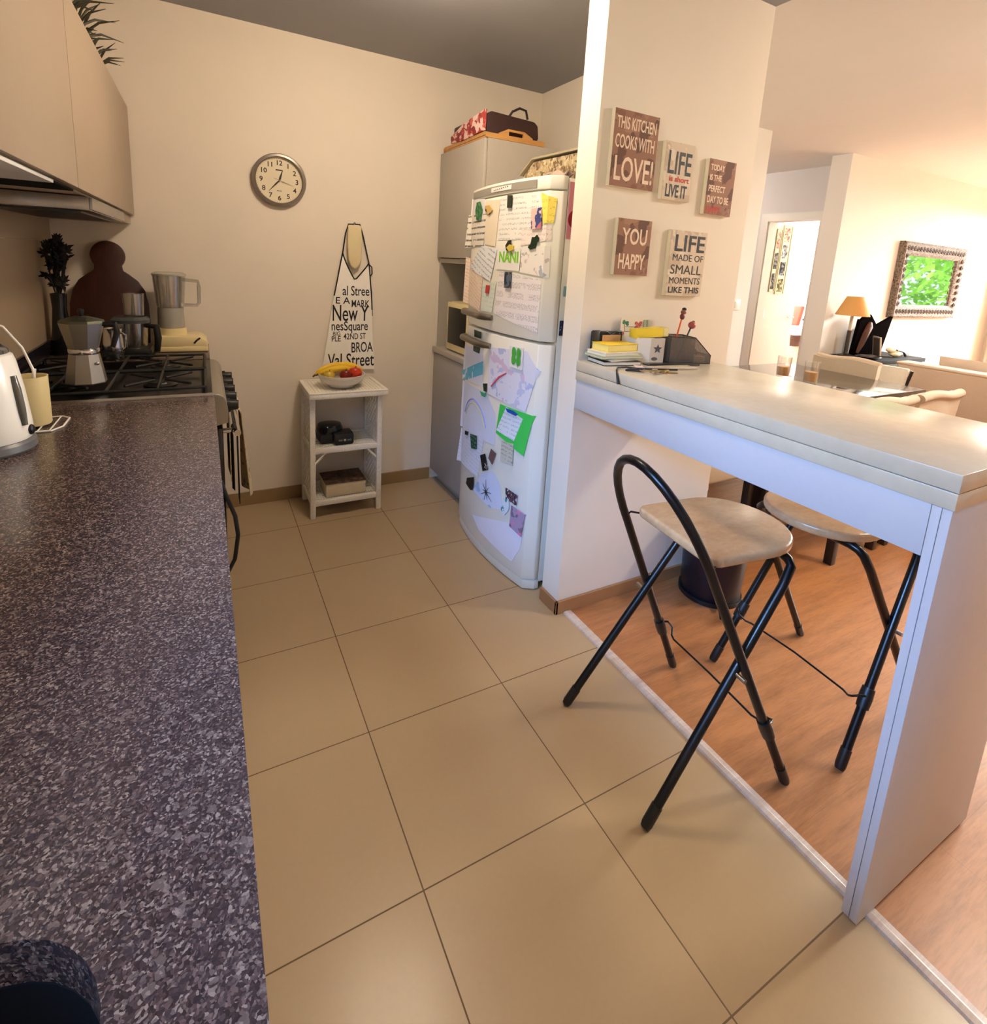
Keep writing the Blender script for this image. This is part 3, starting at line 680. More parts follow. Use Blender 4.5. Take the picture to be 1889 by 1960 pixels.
# apron on a wall hook, and the cream mitt hanging in front of it
t = thing('apron', 'white apron printed with black street names hanging on the back wall', 'apron', (0.36, YB, 0.74))
YA = YB - 0.014
def fold(x, z): return 0.006 * math.sin(38 * (x - 0.3) + 3 * z) * min(1, max(0, (1.4 - z) / 0.3)) + 0.004 * math.sin(17 * z + 9 * x)
def apron(u, v):
    z0 = 0.74; ztl, ztr = 1.395, 1.345
    xl = lambda z: 0.300 - 0.115 * ((1.395 - z) / 0.655) ** 0.9 if z < 1.395 else 0.300
    xr = lambda z: 0.438 + 0.045 * ((1.395 - z) / 0.655) ** 0.7 if z < 1.395 else 0.438
    top = 1.395 - 0.125 * (1 - abs(u - 0.52) / 0.52) - 0.04 * u
    z = z0 + (top - z0) * v
    x = xl(z) + (xr(z) - xl(z)) * u
    return (x, YA - 0.006 + fold(x, z), z)
b = B(); b.sheet(apron, 34, 40, 0.0022); fin(b, 'cloth', M('apron_cloth', (246, 241, 230), 0.9, var=0.04, scale=50, bump=0.1), t)
b = B()
warp = lambda p, n: (p[0], YA - 0.0085 + fold(p[0], p[2]) - n, p[2])
def at(txt, x, z, w, s): b.text(txt, s, (x, YA, z), (1, 0, 0), (0, 0, 1), width=w, warp=warp, bold=min(0.0009, s * 0.008))
at('al Stree', 0.298, 1.165, 0.150, 0.076); at('E A', 0.264, 1.118, 0.075, 0.052); at('MARK', 0.348, 1.100, 0.102, 0.058)
at('New Y', 0.247, 1.022, 0.200, 0.128); at('nesSquare', 0.240, 0.968, 0.205, 0.074); at('BIG', 0.248, 0.938, 0.040, 0.034); at('PLE', 0.240, 0.906, 0.050, 0.042); at('42ND ST', 0.305, 0.918, 0.128, 0.048)
at('BROA', 0.348, 0.843, 0.126, 0.082); at('Val Street', 0.218, 0.762, 0.262, 0.108)
fin(b, 'lettering', INK, t)
b = B()
ed = lambda u: [tuple(Vector(apron(u, k / 14)) + Vector((0, -0.003, 0))) for k in range(6, 15)]
b.tube(ed(0.0)[3:] + [(0.316, YA, 1.50), (0.330, YB - 0.02, 1.55), (0.392, YB - 0.02, 1.553), (0.41, YA, 1.50)] + ed(1.0)[::-1][:7], 0.0035, 8)
b.tube([tuple(Vector(apron(k / 16, 1.0)) + Vector((0, -0.003, 0))) for k in range(17)], 0.0035, 8)
b.tube([(0.445, YA - 0.006, 1.34), (0.462, YA - 0.004, 1.325), (0.464, YA - 0.004, 1.29), (0.452, YA - 0.004, 1.27), (0.462, YA - 0.004, 1.18), (0.468, YA - 0.004, 1.05)], 0.0035, 8)
fin(b, 'black_binding', M('black_tape', (22, 20, 26), 0.8), t)
fin(B().cyl((0.361, YB, 1.552), (0.361, YB - 0.03, 1.556), 0.006), 'hook', CHROME, t)
b = B(); pts = [(0.325, 1.545), (0.396, 1.545), (0.402, 1.45), (0.398, 1.36), (0.385, 1.325), (0.362, 1.312), (0.340, 1.325), (0.328, 1.36), (0.322, 1.45)]
b.prism(pts, YB - 0.040, YB - 0.024, axis='y', bev=0.006)
solo(b, 'oven_mitt', M('cream_mitt', (222, 206, 162), 0.85, var=0.04), 'long cream padded mitt hanging over the top of the apron', 'oven mitt', smooth=1.0)

# ---------------------------------------------------------------- white wicker stand and what is on it
WK = M('white_wicker', (236, 228, 212), 0.75, var=0.22, scale=190, bump=0.8)
t = thing('wicker_stand', 'white wicker three-tier stand against the back wall', 'stand', (0.265, 0.175, 0.0))
wx0, wx1, wy0, wy1 = 0.085, 0.435, 0.055, 0.315
for x in (wx0, wx1):
    for y in (wy0, wy1): fin(B().box(x - 0.014, x + 0.014, y - 0.014, y + 0.014, 0.0, 0.665, 0.004), 'leg', WK, t)
b = B(); b.box(0.062, 0.468, 0.0, 0.335, 0.662, 0.690, 0.008)
for i in range(22): x = 0.085 + i * 0.0172; b.box(x, x + 0.009, 0.03, 0.31, 0.689, 0.6925)
b.box(0.062, 0.468, 0.0, 0.025, 0.688, 0.697, 0.004); b.box(0.062, 0.468, 0.312, 0.335, 0.688, 0.697, 0.004)
b.box(0.062, 0.083, 0.02, 0.315, 0.688, 0.697, 0.004); b.box(0.447, 0.468, 0.02, 0.315, 0.688, 0.697, 0.004)
fin(b, 'top', WK, t)
for z in (0.375, 0.085):
    b = B(); b.box(wx0, wx1, wy0 - 0.012, wy0 + 0.012, z - 0.016, z + 0.014, 0.005); b.box(wx0, wx1, wy1 - 0.012, wy1 + 0.012, z - 0.016, z + 0.014, 0.005)
    b.box(wx0 - 0.01, wx0 + 0.01, wy0, wy1, z - 0.014, z + 0.012, 0.004); b.box(wx1 - 0.01, wx1 + 0.01, wy0, wy1, z - 0.014, z + 0.012, 0.004)
    for i in range(24): x = wx0 + 0.012 + i * 0.0137; b.box(x, x + 0.007, wy0, wy1, z, z + 0.005)
    for i in range(12): y = wy0 + 0.016 + i * 0.02; b.box(wx0, wx1, y, y + 0.007, z + 0.004, z + 0.008)
    fin(b, 'shelf', WK, t)
for x in (wx0, wx1):
    b = B()
    for z0_, z1_ in ((0.10, 0.36), (0.40, 0.655)):
        n = 9
        for k in range(-n, n):
            for sgn in (1, -1):
                y0_, zz0 = wy0, z0_ + k * 0.040 if sgn > 0 else z0_ + k * 0.040 + 0.26
                y1_, zz1 = wy1, zz0 + 0.26 * sgn
                # clip to the panel
                def cl(ya, za, yb, zb):
                    for _ in range(2):
                        if za < z0_: f = (z0_ - za) / (zb - za); ya, za = ya + (yb - ya) * f, z0_
                        if za > z1_: f = (z1_ - za) / (zb - za); ya, za = ya + (yb - ya) * f, z1_
                        ya, za, yb, zb = yb, zb, ya, za
                    return ya, za, yb, zb
                if max(zz0, zz1) <= z0_ or min(zz0, zz1) >= z1_: continue
                ya, za, yb, zb = cl(y0_, zz0, y1_, zz1)
                b.cyl((x + 0.001 * sgn, ya, za), (x + 0.001 * sgn, yb, zb), 0.0034, n=6)
    fin(b, 'woven_side', WK, t)
b = B()
for x, s in ((wx0, 1), (wx1, -1)): b.cyl((x, wy0, 0.29), (x + s * 0.07, wy0, 0.365), 0.006, n=8)
fin(b, 'brace', WK, t)
# fruit bowl
t = thing('fruit_bowl', 'white ceramic bowl holding fruit on top of the wicker stand', 'bowl', (0.252, 0.135, 0.697))
fin(B().lathe([(0.0, 0.6975), (0.062, 0.6975), (0.066, 0.703), (0.080, 0.712), (0.108, 0.730), (0.118, 0.752), (0.120, 0.766), (0.115, 0.766), (0.112, 0.752), (0.098, 0.731), (0.06, 0.716), (0.0, 0.712)], (0.252, 0.135, 0), 48), 'dish', M('cream_ceramic', (232, 224, 208), 0.25), t)
BAN = M('banana_skin', (232, 190, 44), 0.45, var=0.12, scale=30)
def banana(ctr, rz, tilt, lab, L=0.17):
    pts = []; rad = []
    for k in range(11):
        a = -0.95 + 1.9 * k / 10; pts.append(Vector((L * 0.62 * math.sin(a), 0, -L * 0.62 * (math.cos(a) - 1) * -1)))
        rad.append(0.0175 * (1 - abs(k - 5) / 5 * 0.25) if 0 < k < 10 else 0.006)
    m = Matrix.Translation(ctr) @ Matrix.Rotation(rz, 4, 'Z') @ Matrix.Rotation(tilt, 4, 'X')
    b = B(); b.tube(pts, rad, 10, mtx=m)
    o = thing('banana', lab, 'banana', ctr, 'bananas in the fruit bowl'); fin(b, 'peel', BAN, o)
    b = B(); e = pts[0]; d = (pts[0] - pts[1]).normalized(); b.tube([e, e + d * 0.018], [0.006, 0.004], 8, mtx=m)
    fin(b, 'stem', M('banana_stem', (96, 76, 30), 0.7), o)
banana((0.225, 0.160, 0.805), 0.25, 0.5, 'banana lying uppermost across the left of the fruit bowl', 0.2)
banana((0.235, 0.120, 0.795), 0.15, 0.9, 'banana at the front of the bunch in the fruit bowl', 0.19)
banana((0.285, 0.185, 0.800), -0.3, 0.4, 'banana at the back of the fruit bowl, by its right rim', 0.17)
def apple(c, r, mat, name, lab, cat):
    o = thing(name, lab, cat, c)
    prof = [(0.0, -0.86 * r), (0.35 * r, -0.92 * r), (0.75 * r, -0.66 * r), (0.98 * r, -0.1 * r), (0.94 * r, 0.35 * r), (0.65 * r, 0.76 * r), (0.3 * r, 0.86 * r), (0.06 * r, 0.74 * r), (0.0, 0.70 * r)]
    fin(B().lathe(prof, c, 24), 'flesh', mat, o); fin(B().cyl((c[0], c[1], c[2] + 0.7 * r), (c[0] + 0.004, c[1], c[2] + 1.1 * r), 0.0018, n=8), 'stem', BROWN, o)
apple((0.262, 0.088, 0.763), 0.033, M('dark_red_apple', (124, 30, 22), 0.3, var=0.3, scale=20), 'apple', 'dark red apple at the front of the fruit bowl', 'apple')
apple((0.318, 0.115, 0.768), 0.036, M('red_apple', (200, 58, 34), 0.3, var=0.25, scale=16), 'apple', 'bright red apple at the right of the fruit bowl', 'apple')
apple((0.180, 0.105, 0.762), 0.030, M('yellow_pear', (206, 176, 60), 0.4, var=0.2), 'pear', 'yellow pear under the bananas on the left', 'pear')
# sandwich maker on the middle shelf
t = thing('sandwich_maker', 'black electric sandwich maker on the middle shelf of the wicker stand', 'sandwich maker', (0.225, 0.17, 0.383))
b = B(); b.box(0.135, 0.275, 0.115, 0.265, 0.3845, 0.440, 0.014); b.box(0.20, 0.305, 0.075, 0.17, 0.3845, 0.450, 0.012)
fin(b, 'body', BLACKP, t)
fin(B().lathe([(0.0, 0.437), (0.068, 0.437), (0.070, 0.455), (0.060, 0.478), (0.03, 0.484), (0.0, 0.484)], (0.197, 0.185, 0), 32), 'lid', BLACKG, t)
b = B(); b.text('oo', 0.020, (0.222, 0.0745, 0.408), (1, 0, 0), (0, 0, 1), align='LEFT'); b.ball((0.256, 0.0745, 0.413), 0.007, (1, 0.15, 1)); b.text('oo', 0.020, (0.268, 0.0745, 0.408), (1, 0, 0), (0, 0, 1))
fin(b, 'emblem', M('silver_mark', (170, 170, 166), 0.3, 0.6), t)
# boxed book on the lower shelf
t = thing('boxed_book', 'thick cream-edged book lying on the lowest shelf of the wicker stand', 'book', (0.26, 0.165, 0.093))
fin(B().box(0.160, 0.372, 0.085, 0.255, 0.0945, 0.166, 0.002), 'pages', M('cream_page_block', (206, 190, 158), 0.8, var=0.05, scale=90), t)
fin(B().box(0.156, 0.376, 0.081, 0.258, 0.167, 0.172, 0.0015), 'cover', mat_blotch('brown_cover', (72, 52, 38), [(106, 74, 46), (44, 30, 24)], 40, 0.58), t)

# ================================================================== TALL CABINET AND FRIDGE
t = thing('tall_cabinet', 'tall grey built-in cabinet with an open niche beside the fridge', 'cabinet', (1.19, 0.07, 0.0))
ty0, ty1, tx0, tx1 = -0.212, 0.343, 0.875, 1.527
b = B(); th = 0.018
b.box(tx0, tx1, ty0, ty0 + th, 0.09, 1.987); b.box(tx0, tx1, ty1 - th, ty1, 0.09, 1.987); b.box(tx1 - 0.01, tx1, ty0 + th, ty1 - th, 0.09, 1.987)
b.box(tx0, tx1 - 0.01, ty0 + th, ty1 - th, 1.969, 1.987); b.box(tx0, tx1 - 0.01, ty0 + th, ty1 - th, 1.372, 1.398); b.box(tx0, tx1 - 0.01, ty0 + th, ty1 - th, 0.09, 0.108)
b.box(tx0 + 0.04, tx1, ty0, ty1, 0.0, 0.09)
fin(b, 'carcass', LACQ, t)
fin(B().box(0.857, 0.874, ty0 + 0.001, ty1 - 0.001, 1.402, 1.985, 0.002), 'door', LACQ, t)
fin(B().box(0.857, 0.874, ty0 + 0.001, ty1 - 0.001, 0.075, 0.828, 0.002), 'door', LACQ_BASE, t)
fin(B().box(0.846, tx1 - 0.01, ty0 + 0.0005, ty1 - 0.0005, 0.834, 0.866, 0.003), 'ledge', LACQ, t)
t = thing('microwave', 'cream microwave oven in the cabinet niche', 'microwave', (1.05, 0.005, 0.867))
fin(B().box(0.892, 1.25, -0.188, 0.205, 0.874, 1.155, 0.012), 'housing', CREAM, t)
d = fin(B().box(0.876, 0.8915, -0.080, 0.203, 0.876, 1.153, 0.006), 'door', CREAM, t)
fin(B().box(0.8735, 0.8755, -0.06, 0.180, 0.915, 1.125, 0.0008), 'door_window', M('oven_window', (22, 20, 18), 0.35, spec=0.2), d)
fin(B().box(0.878, 0.8915, -0.187, -0.083, 0.876, 1.153, 0.005), 'control_panel', CREAM, t)
b = B()
for z in (0.93, 1.0): b.cyl((0.878, -0.135, z), (0.868, -0.135, z), 0.016)
fin(b, 'knobs', CREAM, t)
for x in (0.92, 1.22):
    for y in (-0.16, 0.175): fin(B().cyl((x, y, 0.8665), (x, y, 0.875), 0.010), 'foot', BLACKP, t)
# tray, bag on the cabinet top
t = thing('serving_tray', 'pine serving tray with cut-out handles on top of the tall cabinet', 'tray', (1.03, 0.03, 1.988))
fin(B().box(0.865, 1.20, -0.20, 0.30, 1.989, 1.998), 'bottom', TRAYWOOD, t)
def tray_end(y):
    outer = [(0.862, 1.9885), (1.203, 1.9885), (1.203, 2.012), (1.13, 2.018), (1.08, 2.042), (0.985, 2.042), (0.935, 2.018), (0.862, 2.012)]
    b = B(); bm = bmesh.new(); hole = [(0.995, 2.014), (1.07, 2.014), (1.075, 2.022), (1.07, 2.030), (0.995, 2.030), (0.99, 2.022)]
    b.prism([(0.862, 1.9885), (1.203, 1.9885), (1.203, 2.012), (0.862, 2.012)], y, y + 0.012, axis='y')
    b.prism([(0.935, 2.012), (0.99, 2.012), (0.99, 2.042), (0.985, 2.042), (0.935, 2.018)], y, y + 0.012, axis='y'); b.prism([(1.075, 2.012), (1.13, 2.012), (1.13, 2.018), (1.08, 2.042), (1.075, 2.042)], y, y + 0.012, axis='y')
    b.prism([(0.99, 2.031), (1.075, 2.031), (1.075, 2.042), (0.99, 2.042)], y, y + 0.012, axis='y'); return b
fin(tray_end(-0.212), 'handle_end', TRAYWOOD, t); fin(tray_end(0.30), 'handle_end', TRAYWOOD, t)
fin(B().box(0.862, 0.872, -0.20, 0.30, 1.9985, 2.016), 'side_rail', TRAYWOOD, t); fin(B().box(1.193, 1.203, -0.20, 0.30, 1.9985, 2.016), 'side_rail', TRAYWOOD, t)
t = thing('shopping_bag', 'flattened dark bag with a red and white flowered end lying on the pine tray', 'bag', (1.0, -0.02, 2.02))
m = Matrix.Translation((0.0, 0.0, 0.0))
bgm = [(0.90, 2.001), (1.165, 2.001), (1.18, 2.03), (1.172, 2.09), (1.15, 2.107), (0.90, 2.118), (0.87, 2.10), (0.872, 2.02)]
fin(B().prism(bgm, -0.19, 0.20, axis='y', bev=0.008), 'body', M('dark_bag_fabric', (52, 26, 24), 0.7, var=0.25, scale=50, bump=0.2), t)
b = B(); b.prism([(-0.20, 2.118), (-0.195, 2.02), (0.06, 2.012), (0.20, 2.0205), (0.205, 2.055), (0.05, 2.095)], 0.856, 0.868, axis='x', bev=0.002)
fin(b, 'flowered_end', mat_blotch('red_flower_print', (226, 196, 186), [(172, 62, 58), (196, 96, 86), (140, 44, 44)], 20, 0.56), t)
b = B(); b.tube([(1.0, -0.185, 2.108), (1.01, -0.20, 2.13), (1.05, -0.20, 2.152), (1.09, -0.195, 2.148), (1.105, -0.19, 2.11)], 0.006, 8)
b.tube([(1.09, -0.05, 2.105), (1.11, -0.06, 2.135), (1.145, -0.06, 2.13), (1.155, -0.055, 2.10)], 0.006, 8)
fin(b, 'handles', M('dark_cord_handle', (40, 20, 18), 0.7), t)

# ---------------------------------------------------------------- fridge
FY0, FY1, FZ = -0.952, -0.262, 1.72
def xf(y):
    """front surface of the bowed fridge doors"""
    if y > -0.27: return 0.7828 - 0.35 * (y + 0.27)
    return 0.745 + 0.04 * ((y + 0.6) / 0.34) ** 2 if y > -0.925 else 0.745 + 0.04 * (0.325 / 0.34) ** 2 + (-0.925 - y) * 1.52
def front_poly(grow=0.0):
    p = [(xf(-0.925 + i * (0.655 / 16)) - grow, -0.925 + i * (0.655 / 16)) for i in range(17)]
    return [(0.848, FY0)] + [(0.826, FY0 - 0.001)] + p + [(0.80, FY1), (0.848, FY1)]
t = thing('fridge', 'white two-door fridge freezer covered in notes and magnets', 'fridge', (1.1, -0.61, 0.0))
fin(B().box(0.852, 1.42, FY0 + 0.004, FY1 - 0.004, 0.03, FZ - 0.004, 0.006), 'cabinet', FRIDGE, t)
ud = fin(B().prism(front_poly(), 1.088, 1.664, bev=0.004), 'upper_door', FRIDGE, t, smooth=0.5)
ld = fin(B().prism(front_poly(), 0.050, 1.076, bev=0.004), 'lower_door', FRIDGE, t, smooth=0.5)
fin(B().prism([(x + 0.006, y) for x, y in front_poly()], 0.004, 0.044, bev=0.003), 'plinth', FRIDGE, t)
cpn = fin(B().prism(front_poly(), 1.670, FZ, bev=0.004), 'top_panel', FRIDGE, t, smooth=0.5)
def strip_on(y0, y1, z0, z1, off, n=14, th=0.0015):
    b = B(); b.sheet(lambda u, v: (xf(y0 + (y1 - y0) * u) - off, y0 + (y1 - y0) * u, z0 + (z1 - z0) * v), n, 1, th); return b
fin(strip_on(-0.285, -0.858, 1.678, 1.708, 0.0018), 'grey_band', FGREY, cpn)
b = strip_on(-0.53, -0.70, 1.684, 1.702, 0.004, 6); fin(b, 'display', WHITEP, cpn)
b = B()
for k in range(8): y = -0.56 - k * 0.016; b.box(xf(y) - 0.0072, xf(y) - 0.005, y - 0.002, y + 0.002, 1.688 + 0.001 * k, 1.692 + 0.001 * k)
fin(b, 'buttons', BLACKP, cpn)
HND = M('handle_grey', (132, 124, 114), 0.3, 0.85)
for par, z in ((ud, 1.146), (ld, 1.020)):
    pts = []; rad = []
    for k in range(13):
        u = k / 12; y = -0.272 - 0.335 * u; e = math.sin(PI * u)
        pts.append((xf(y) - 0.008 - 0.030 * min(1, e * 2.2), y, z + 0.004 * e)); rad.append(0.012 + 0.004 * min(1, e * 3))
    fin(B().tube(pts, rad, 14), 'handle', HND, par, smooth=1.0)

# ---------------------------------------------------------------- notes and magnets on the fridge doors
PP = {
'letter_line':[(-0.248,1.607),(-0.482,1.599),(-0.468,1.46),(-0.23,1.452)],
'shamrock_note':[(-0.265,1.682),(-0.454,1.665),(-0.477,1.59),(-0.26,1.602)],
'envelope':[(-0.468,1.657),(-0.615,1.649),(-0.592,1.455),(-0.48,1.467)],
'big_note':[(-0.613,1.662),(-0.844,1.663),(-0.887,1.609),(-0.883,1.484),(-0.612,1.481)],
'yellow':[(-0.887,1.658),(-0.944,1.636),(-0.94,1.544),(-0.907,1.542)],
'right_note':[(-0.783,1.519),(-0.936,1.536),(-0.938,1.48),(-0.783,1.457)],
'nani':[(-0.612,1.446),(-0.789,1.449),(-0.787,1.357),(-0.613,1.359)],
'drawing':[(-0.795,1.455),(-0.937,1.459),(-0.939,1.341),(-0.79,1.353)],
'slant':[(-0.445,1.46),(-0.612,1.441),(-0.565,1.305),(-0.28,1.355)],
'orange':[(-0.242,1.407),(-0.484,1.367),(-0.461,1.16),(-0.235,1.185)],
'green_sheet':[(-0.484,1.277),(-0.619,1.308),(-0.597,1.169),(-0.48,1.167)],
'big_draw':[(-0.641,1.354),(-0.918,1.329),(-0.916,1.12),(-0.616,1.167)],
'red_stroke':[(-0.595,1.014),(-0.871,1.041),(-0.937,0.969),(-0.883,0.79),(-0.595,0.802)],
'cyan':[(-0.261,0.965),(-0.524,1.003),(-0.541,0.819),(-0.255,0.794)],
'rainbow':[(-0.259,0.785),(-0.59,0.801),(-0.676,0.725),(-0.687,0.582),(-0.256,0.541)],
'folder':[(-0.713,0.781),(-0.934,0.784),(-0.892,0.599),(-0.693,0.643)],
'fsheet':[(-0.761,0.779),(-0.874,0.756),(-0.828,0.646),(-0.698,0.657)],
'stripe':[(-0.264,0.534),(-0.584,0.584),(-0.54,0.373),(-0.241,0.348)],
'spider':[(-0.582,0.41),(-0.691,0.457),(-0.747,0.413),(-0.773,0.31),(-0.679,0.276),(-0.493,0.285)],
'bottom':[(-0.502,0.16),(-0.812,0.265),(-0.916,0.253),(-0.906,0.185),(-0.861,0.1),(-0.582,0.119)],
'm_strip':[(-0.681,1.661),(-0.715,1.659),(-0.713,1.609),(-0.682,1.611)],
'm_photo':[(-0.844,1.599),(-0.899,1.602),(-0.904,1.523),(-0.849,1.521)],
'm_shape':[(-0.884,1.5),(-0.896,1.489),(-0.893,1.474),(-0.884,1.472),(-0.879,1.449),(-0.853,1.443),(-0.838,1.451),(-0.842,1.459),(-0.852,1.463),(-0.858,1.492),(-0.873,1.491)],
'm_black':[(-0.705,1.478),(-0.727,1.48),(-0.726,1.459),(-0.718,1.434),(-0.694,1.44),(-0.687,1.459)],
'm_star':[(-0.722,1.463),(-0.752,1.457),(-0.75,1.442),(-0.721,1.434),(-0.7,1.45)],
'm_sham':[(-0.363,1.656),(-0.409,1.657),(-0.441,1.622),(-0.428,1.575),(-0.368,1.578),(-0.345,1.62)],
'm_curl':[(-0.477,1.633),(-0.529,1.632),(-0.558,1.61),(-0.523,1.592),(-0.481,1.611)],
'm_red':[(-0.533,1.286),(-0.568,1.286),(-0.562,1.249),(-0.529,1.25)],
'm_tower':[(-0.693,1.351),(-0.741,1.351),(-0.741,1.285),(-0.695,1.284)],
'm_g1':[(-0.418,1.069),(-0.5,1.069),(-0.504,1.039),(-0.423,1.037)],
'm_g2':[(-0.418,0.998),(-0.496,1.003),(-0.494,0.968),(-0.419,0.967)],
'm_clover':[(-0.762,1.048),(-0.851,1.051),(-0.854,0.958),(-0.768,0.959)],
'm_dk':[(-0.558,0.838),(-0.595,0.846),(-0.594,0.807),(-0.568,0.805)],
'm_sm':[(-0.535,0.797),(-0.585,0.797),(-0.599,0.808),(-0.587,0.78),(-0.554,0.78)],
'm_blue':[(-0.768,0.776),(-0.819,0.778),(-0.85,0.77),(-0.837,0.76),(-0.781,0.763)],
'm_dg':[(-0.434,0.556),(-0.515,0.572),(-0.523,0.507),(-0.458,0.49)],
'm_tiny':[(-0.349,0.545),(-0.401,0.556),(-0.396,0.536),(-0.352,0.526)],
'm_num':[(-0.567,0.493),(-0.613,0.517),(-0.648,0.452),(-0.602,0.428)],
'm_dia':[(-0.667,0.558),(-0.708,0.55),(-0.683,0.489),(-0.648,0.509)],
'm_text':[(-0.746,0.621),(-0.829,0.633),(-0.829,0.537),(-0.747,0.527)],
'm_blob':[(-0.42,0.321),(-0.504,0.358),(-0.507,0.33),(-0.499,0.288),(-0.472,0.279),(-0.409,0.286)],
'm_mos':[(-0.797,0.423),(-0.876,0.418),(-0.872,0.369),(-0.801,0.376)],
'm_teal':[(-0.783,0.369),(-0.819,0.379),(-0.827,0.333),(-0.802,0.297),(-0.773,0.31)],
'm_pink':[(-0.843,0.358),(-0.928,0.352),(-0.913,0.244),(-0.838,0.261)],

}
def on_front(key, off, th):
    """a flat shape bent to the bowed door"""
    poly = PP[key]; bm = bmesh.new()
    vs = [bm.verts.new((0, y, z)) for y, z in poly]; bm.faces.new(vs)
    ys = [p[0] for p in poly]
    for y in [-0.925 + i * 0.655 / 16 for i in range(17)] + [-0.255, -0.24]:
        if not min(ys) < y < max(ys): continue
        bmesh.ops.bisect_plane(bm, geom=bm.verts[:] + bm.edges[:] + bm.faces[:], plane_co=(0, y, 0), plane_no=(0, 1, 0))
    bmesh.ops.recalc_face_normals(bm, faces=bm.faces)
    for f in bm.faces:
        if f.normal.x > 0: f.normal_flip()
    r = bmesh.ops.extrude_face_region(bm, geom=bm.faces[:])
    for v in r['geom']:
        if isinstance(v, bmesh.types.BMVert): v.co.x = -th
    bmesh.ops.recalc_face_normals(bm, faces=bm.faces)
    for v in bm.verts: v.co.x += xf(v.co.y) - off
    b = B(); b._merge(bm); return b
scr = lambda n, p, i, pitch=0.016, **k: mat_scribble(n, p, i, pitch, **k)
GN = 'notes and drawings stuck on the fridge doors'; GM = 'magnets on the fridge doors'
def note(key, lab, mat, off=0.0015, cat='note', name='paper_note'):
    o = solo(on_front(key, off, 0.0006), name, mat, lab, cat, GN, smooth=0); return o
def magnet(key, lab, mat, off=0.0062, th=0.003, name='fridge_magnet'):
    return solo(on_front(key, off, th), name, mat, lab, 'magnet', GM, smooth=0)
P0, P1, P2 = (240, 234, 226), (236, 228, 214), (234, 236, 240)
note('shamrock_note', 'small white card behind the green shamrock magnet at the top left of the fridge', PAPER, 0.001)
note('letter_line', 'letter with black handwriting overhanging the top left edge of the fridge', scr('ink_letter', P1, (60, 56, 54), 0.028, amount=0.9, thick=0.6, density=0.42), 0.0024)
note('envelope', 'tall cream folded letter right of the shamrock card', M('cream_letter', (236, 222, 196), 0.8, var=0.05, scale=14), 0.0024)
note('big_note', 'large round-topped white note with grey writing at the top middle of the fridge', scr('grey_writing', P0, (120, 124, 128), 0.02, amount=0.6), 0.001)
note('yellow', 'yellow sticky note at the top right of the fridge', scr('yellow_note', (250, 226, 104), (196, 170, 60), 0.026, amount=0.5), 0.0032, name='sticky_note')
note('right_note', 'pinkish white note with faint writing below the blue photo magnet', scr('pink_writing', (242, 228, 220), (170, 140, 136), 0.02, amount=0.5), 0.0018)
note('drawing', 'white sheet with a pale child drawing right of the green lettered card', mat_blotch('pale_drawing', P0, [(206, 190, 182), (214, 196, 204), (178, 184, 196)], 24, 0.64), 0.003, 'drawing', 'child_drawing')
n_ = note('nani', 'white card lettered NANI in green in the middle of the upper door', PAPER, 0.0032)
b = B(); w = lambda p, n: (xf(p[1]) - 0.0042 - n, p[1], p[2])
b.text('NANI', 0.060, (0.75, -0.635, 1.392), (0, -1, 0), (0, 0, 1), width=0.142, bold=0.002, warp=w)
bb = fin(b, 'lettering', M('green_letters', (124, 196, 40), 0.6), n_)
note('slant', 'slanted white slip with lines of blue-black writing left of the green lettered card', scr('slip_writing', P2, (66, 70, 84), 0.024, amount=0.85, tilt=-0.35, thick=0.5), 0.004)
note('orange', 'cream sheet ruled with orange lines at the left edge above the upper handle', scr('orange_lines', (240, 222, 204), (222, 148, 108), 0.017, amount=0.7, tilt=-0.3), 0.002)
note('green_sheet', 'pale green slip hanging under the red clip magnet', scr('green_slip', (222, 230, 218), (150, 176, 160), 0.02, amount=0.4), 0.0028)
note('big_draw', 'large white sheet of pencil doodles on the upper door, right of the upper handle', scr('pencil_doodle', (240, 232, 232), (150, 142, 150), 0.042, amount=0.55, thick=-0.3), 0.001, 'drawing', 'child_drawing')
note('cyan', 'white drawing with a cyan band at the left edge below the lower handle', mat_scribble('cyan_band', (232, 234, 246), (84, 196, 220), 0.26, 0.0, 0.9, tilt=0.35, thick=0.72), 0.0015, 'drawing', 'child_drawing')
note('red_stroke', 'big white drawing under the four-leaf clover card', mat_blotch('blue_doodle', (232, 232, 246), [(190, 200, 236), (206, 210, 240), (222, 202, 226)], 15, 0.62), 0.0026, 'drawing', 'child_drawing')
b = B(); b.tube([(xf(y) - 0.0042, y, z) for y, z in ((-0.63, 0.842), (-0.69, 0.895), (-0.745, 0.925))], [0.003, 0.005, 0.003], 8)
fin(b, 'red_stroke', M('red_marker', (226, 92, 110), 0.6), [o for o in bpy.data.objects if o.get('label', '').startswith('big white drawing under')][0])
r_ = note('rainbow', 'drawing of a pale rainbow arch on the left of the lower door', M('blue_white_sheet', (222, 228, 248), 0.8, var=0.03), 0.0022, 'drawing', 'child_drawing')
for kk, (rad, c, nm) in enumerate(((0.150, (150, 160, 236), 'violet_arc'), (0.130, (214, 206, 130), 'yellow_arc'))):
    pts = [(0, -0.46 + rad * math.cos(a), 0.585 + rad * math.sin(a)) for a in [math.radians(20 + 140 * i / 16) for i in range(17)]]
    fin(B().tube([(xf(p[1]) - 0.0030, p[1], p[2]) for p in pts], 0.0035 if kk == 0 else 0.002, 6), nm, M(nm, c, 0.7), r_)
note('stripe', 'white sheet with faint stripes curling off the lower left edge of the fridge', scr('faint_stripes', (226, 230, 246), (150, 160, 190), 0.02, amount=0.4), 0.0018)
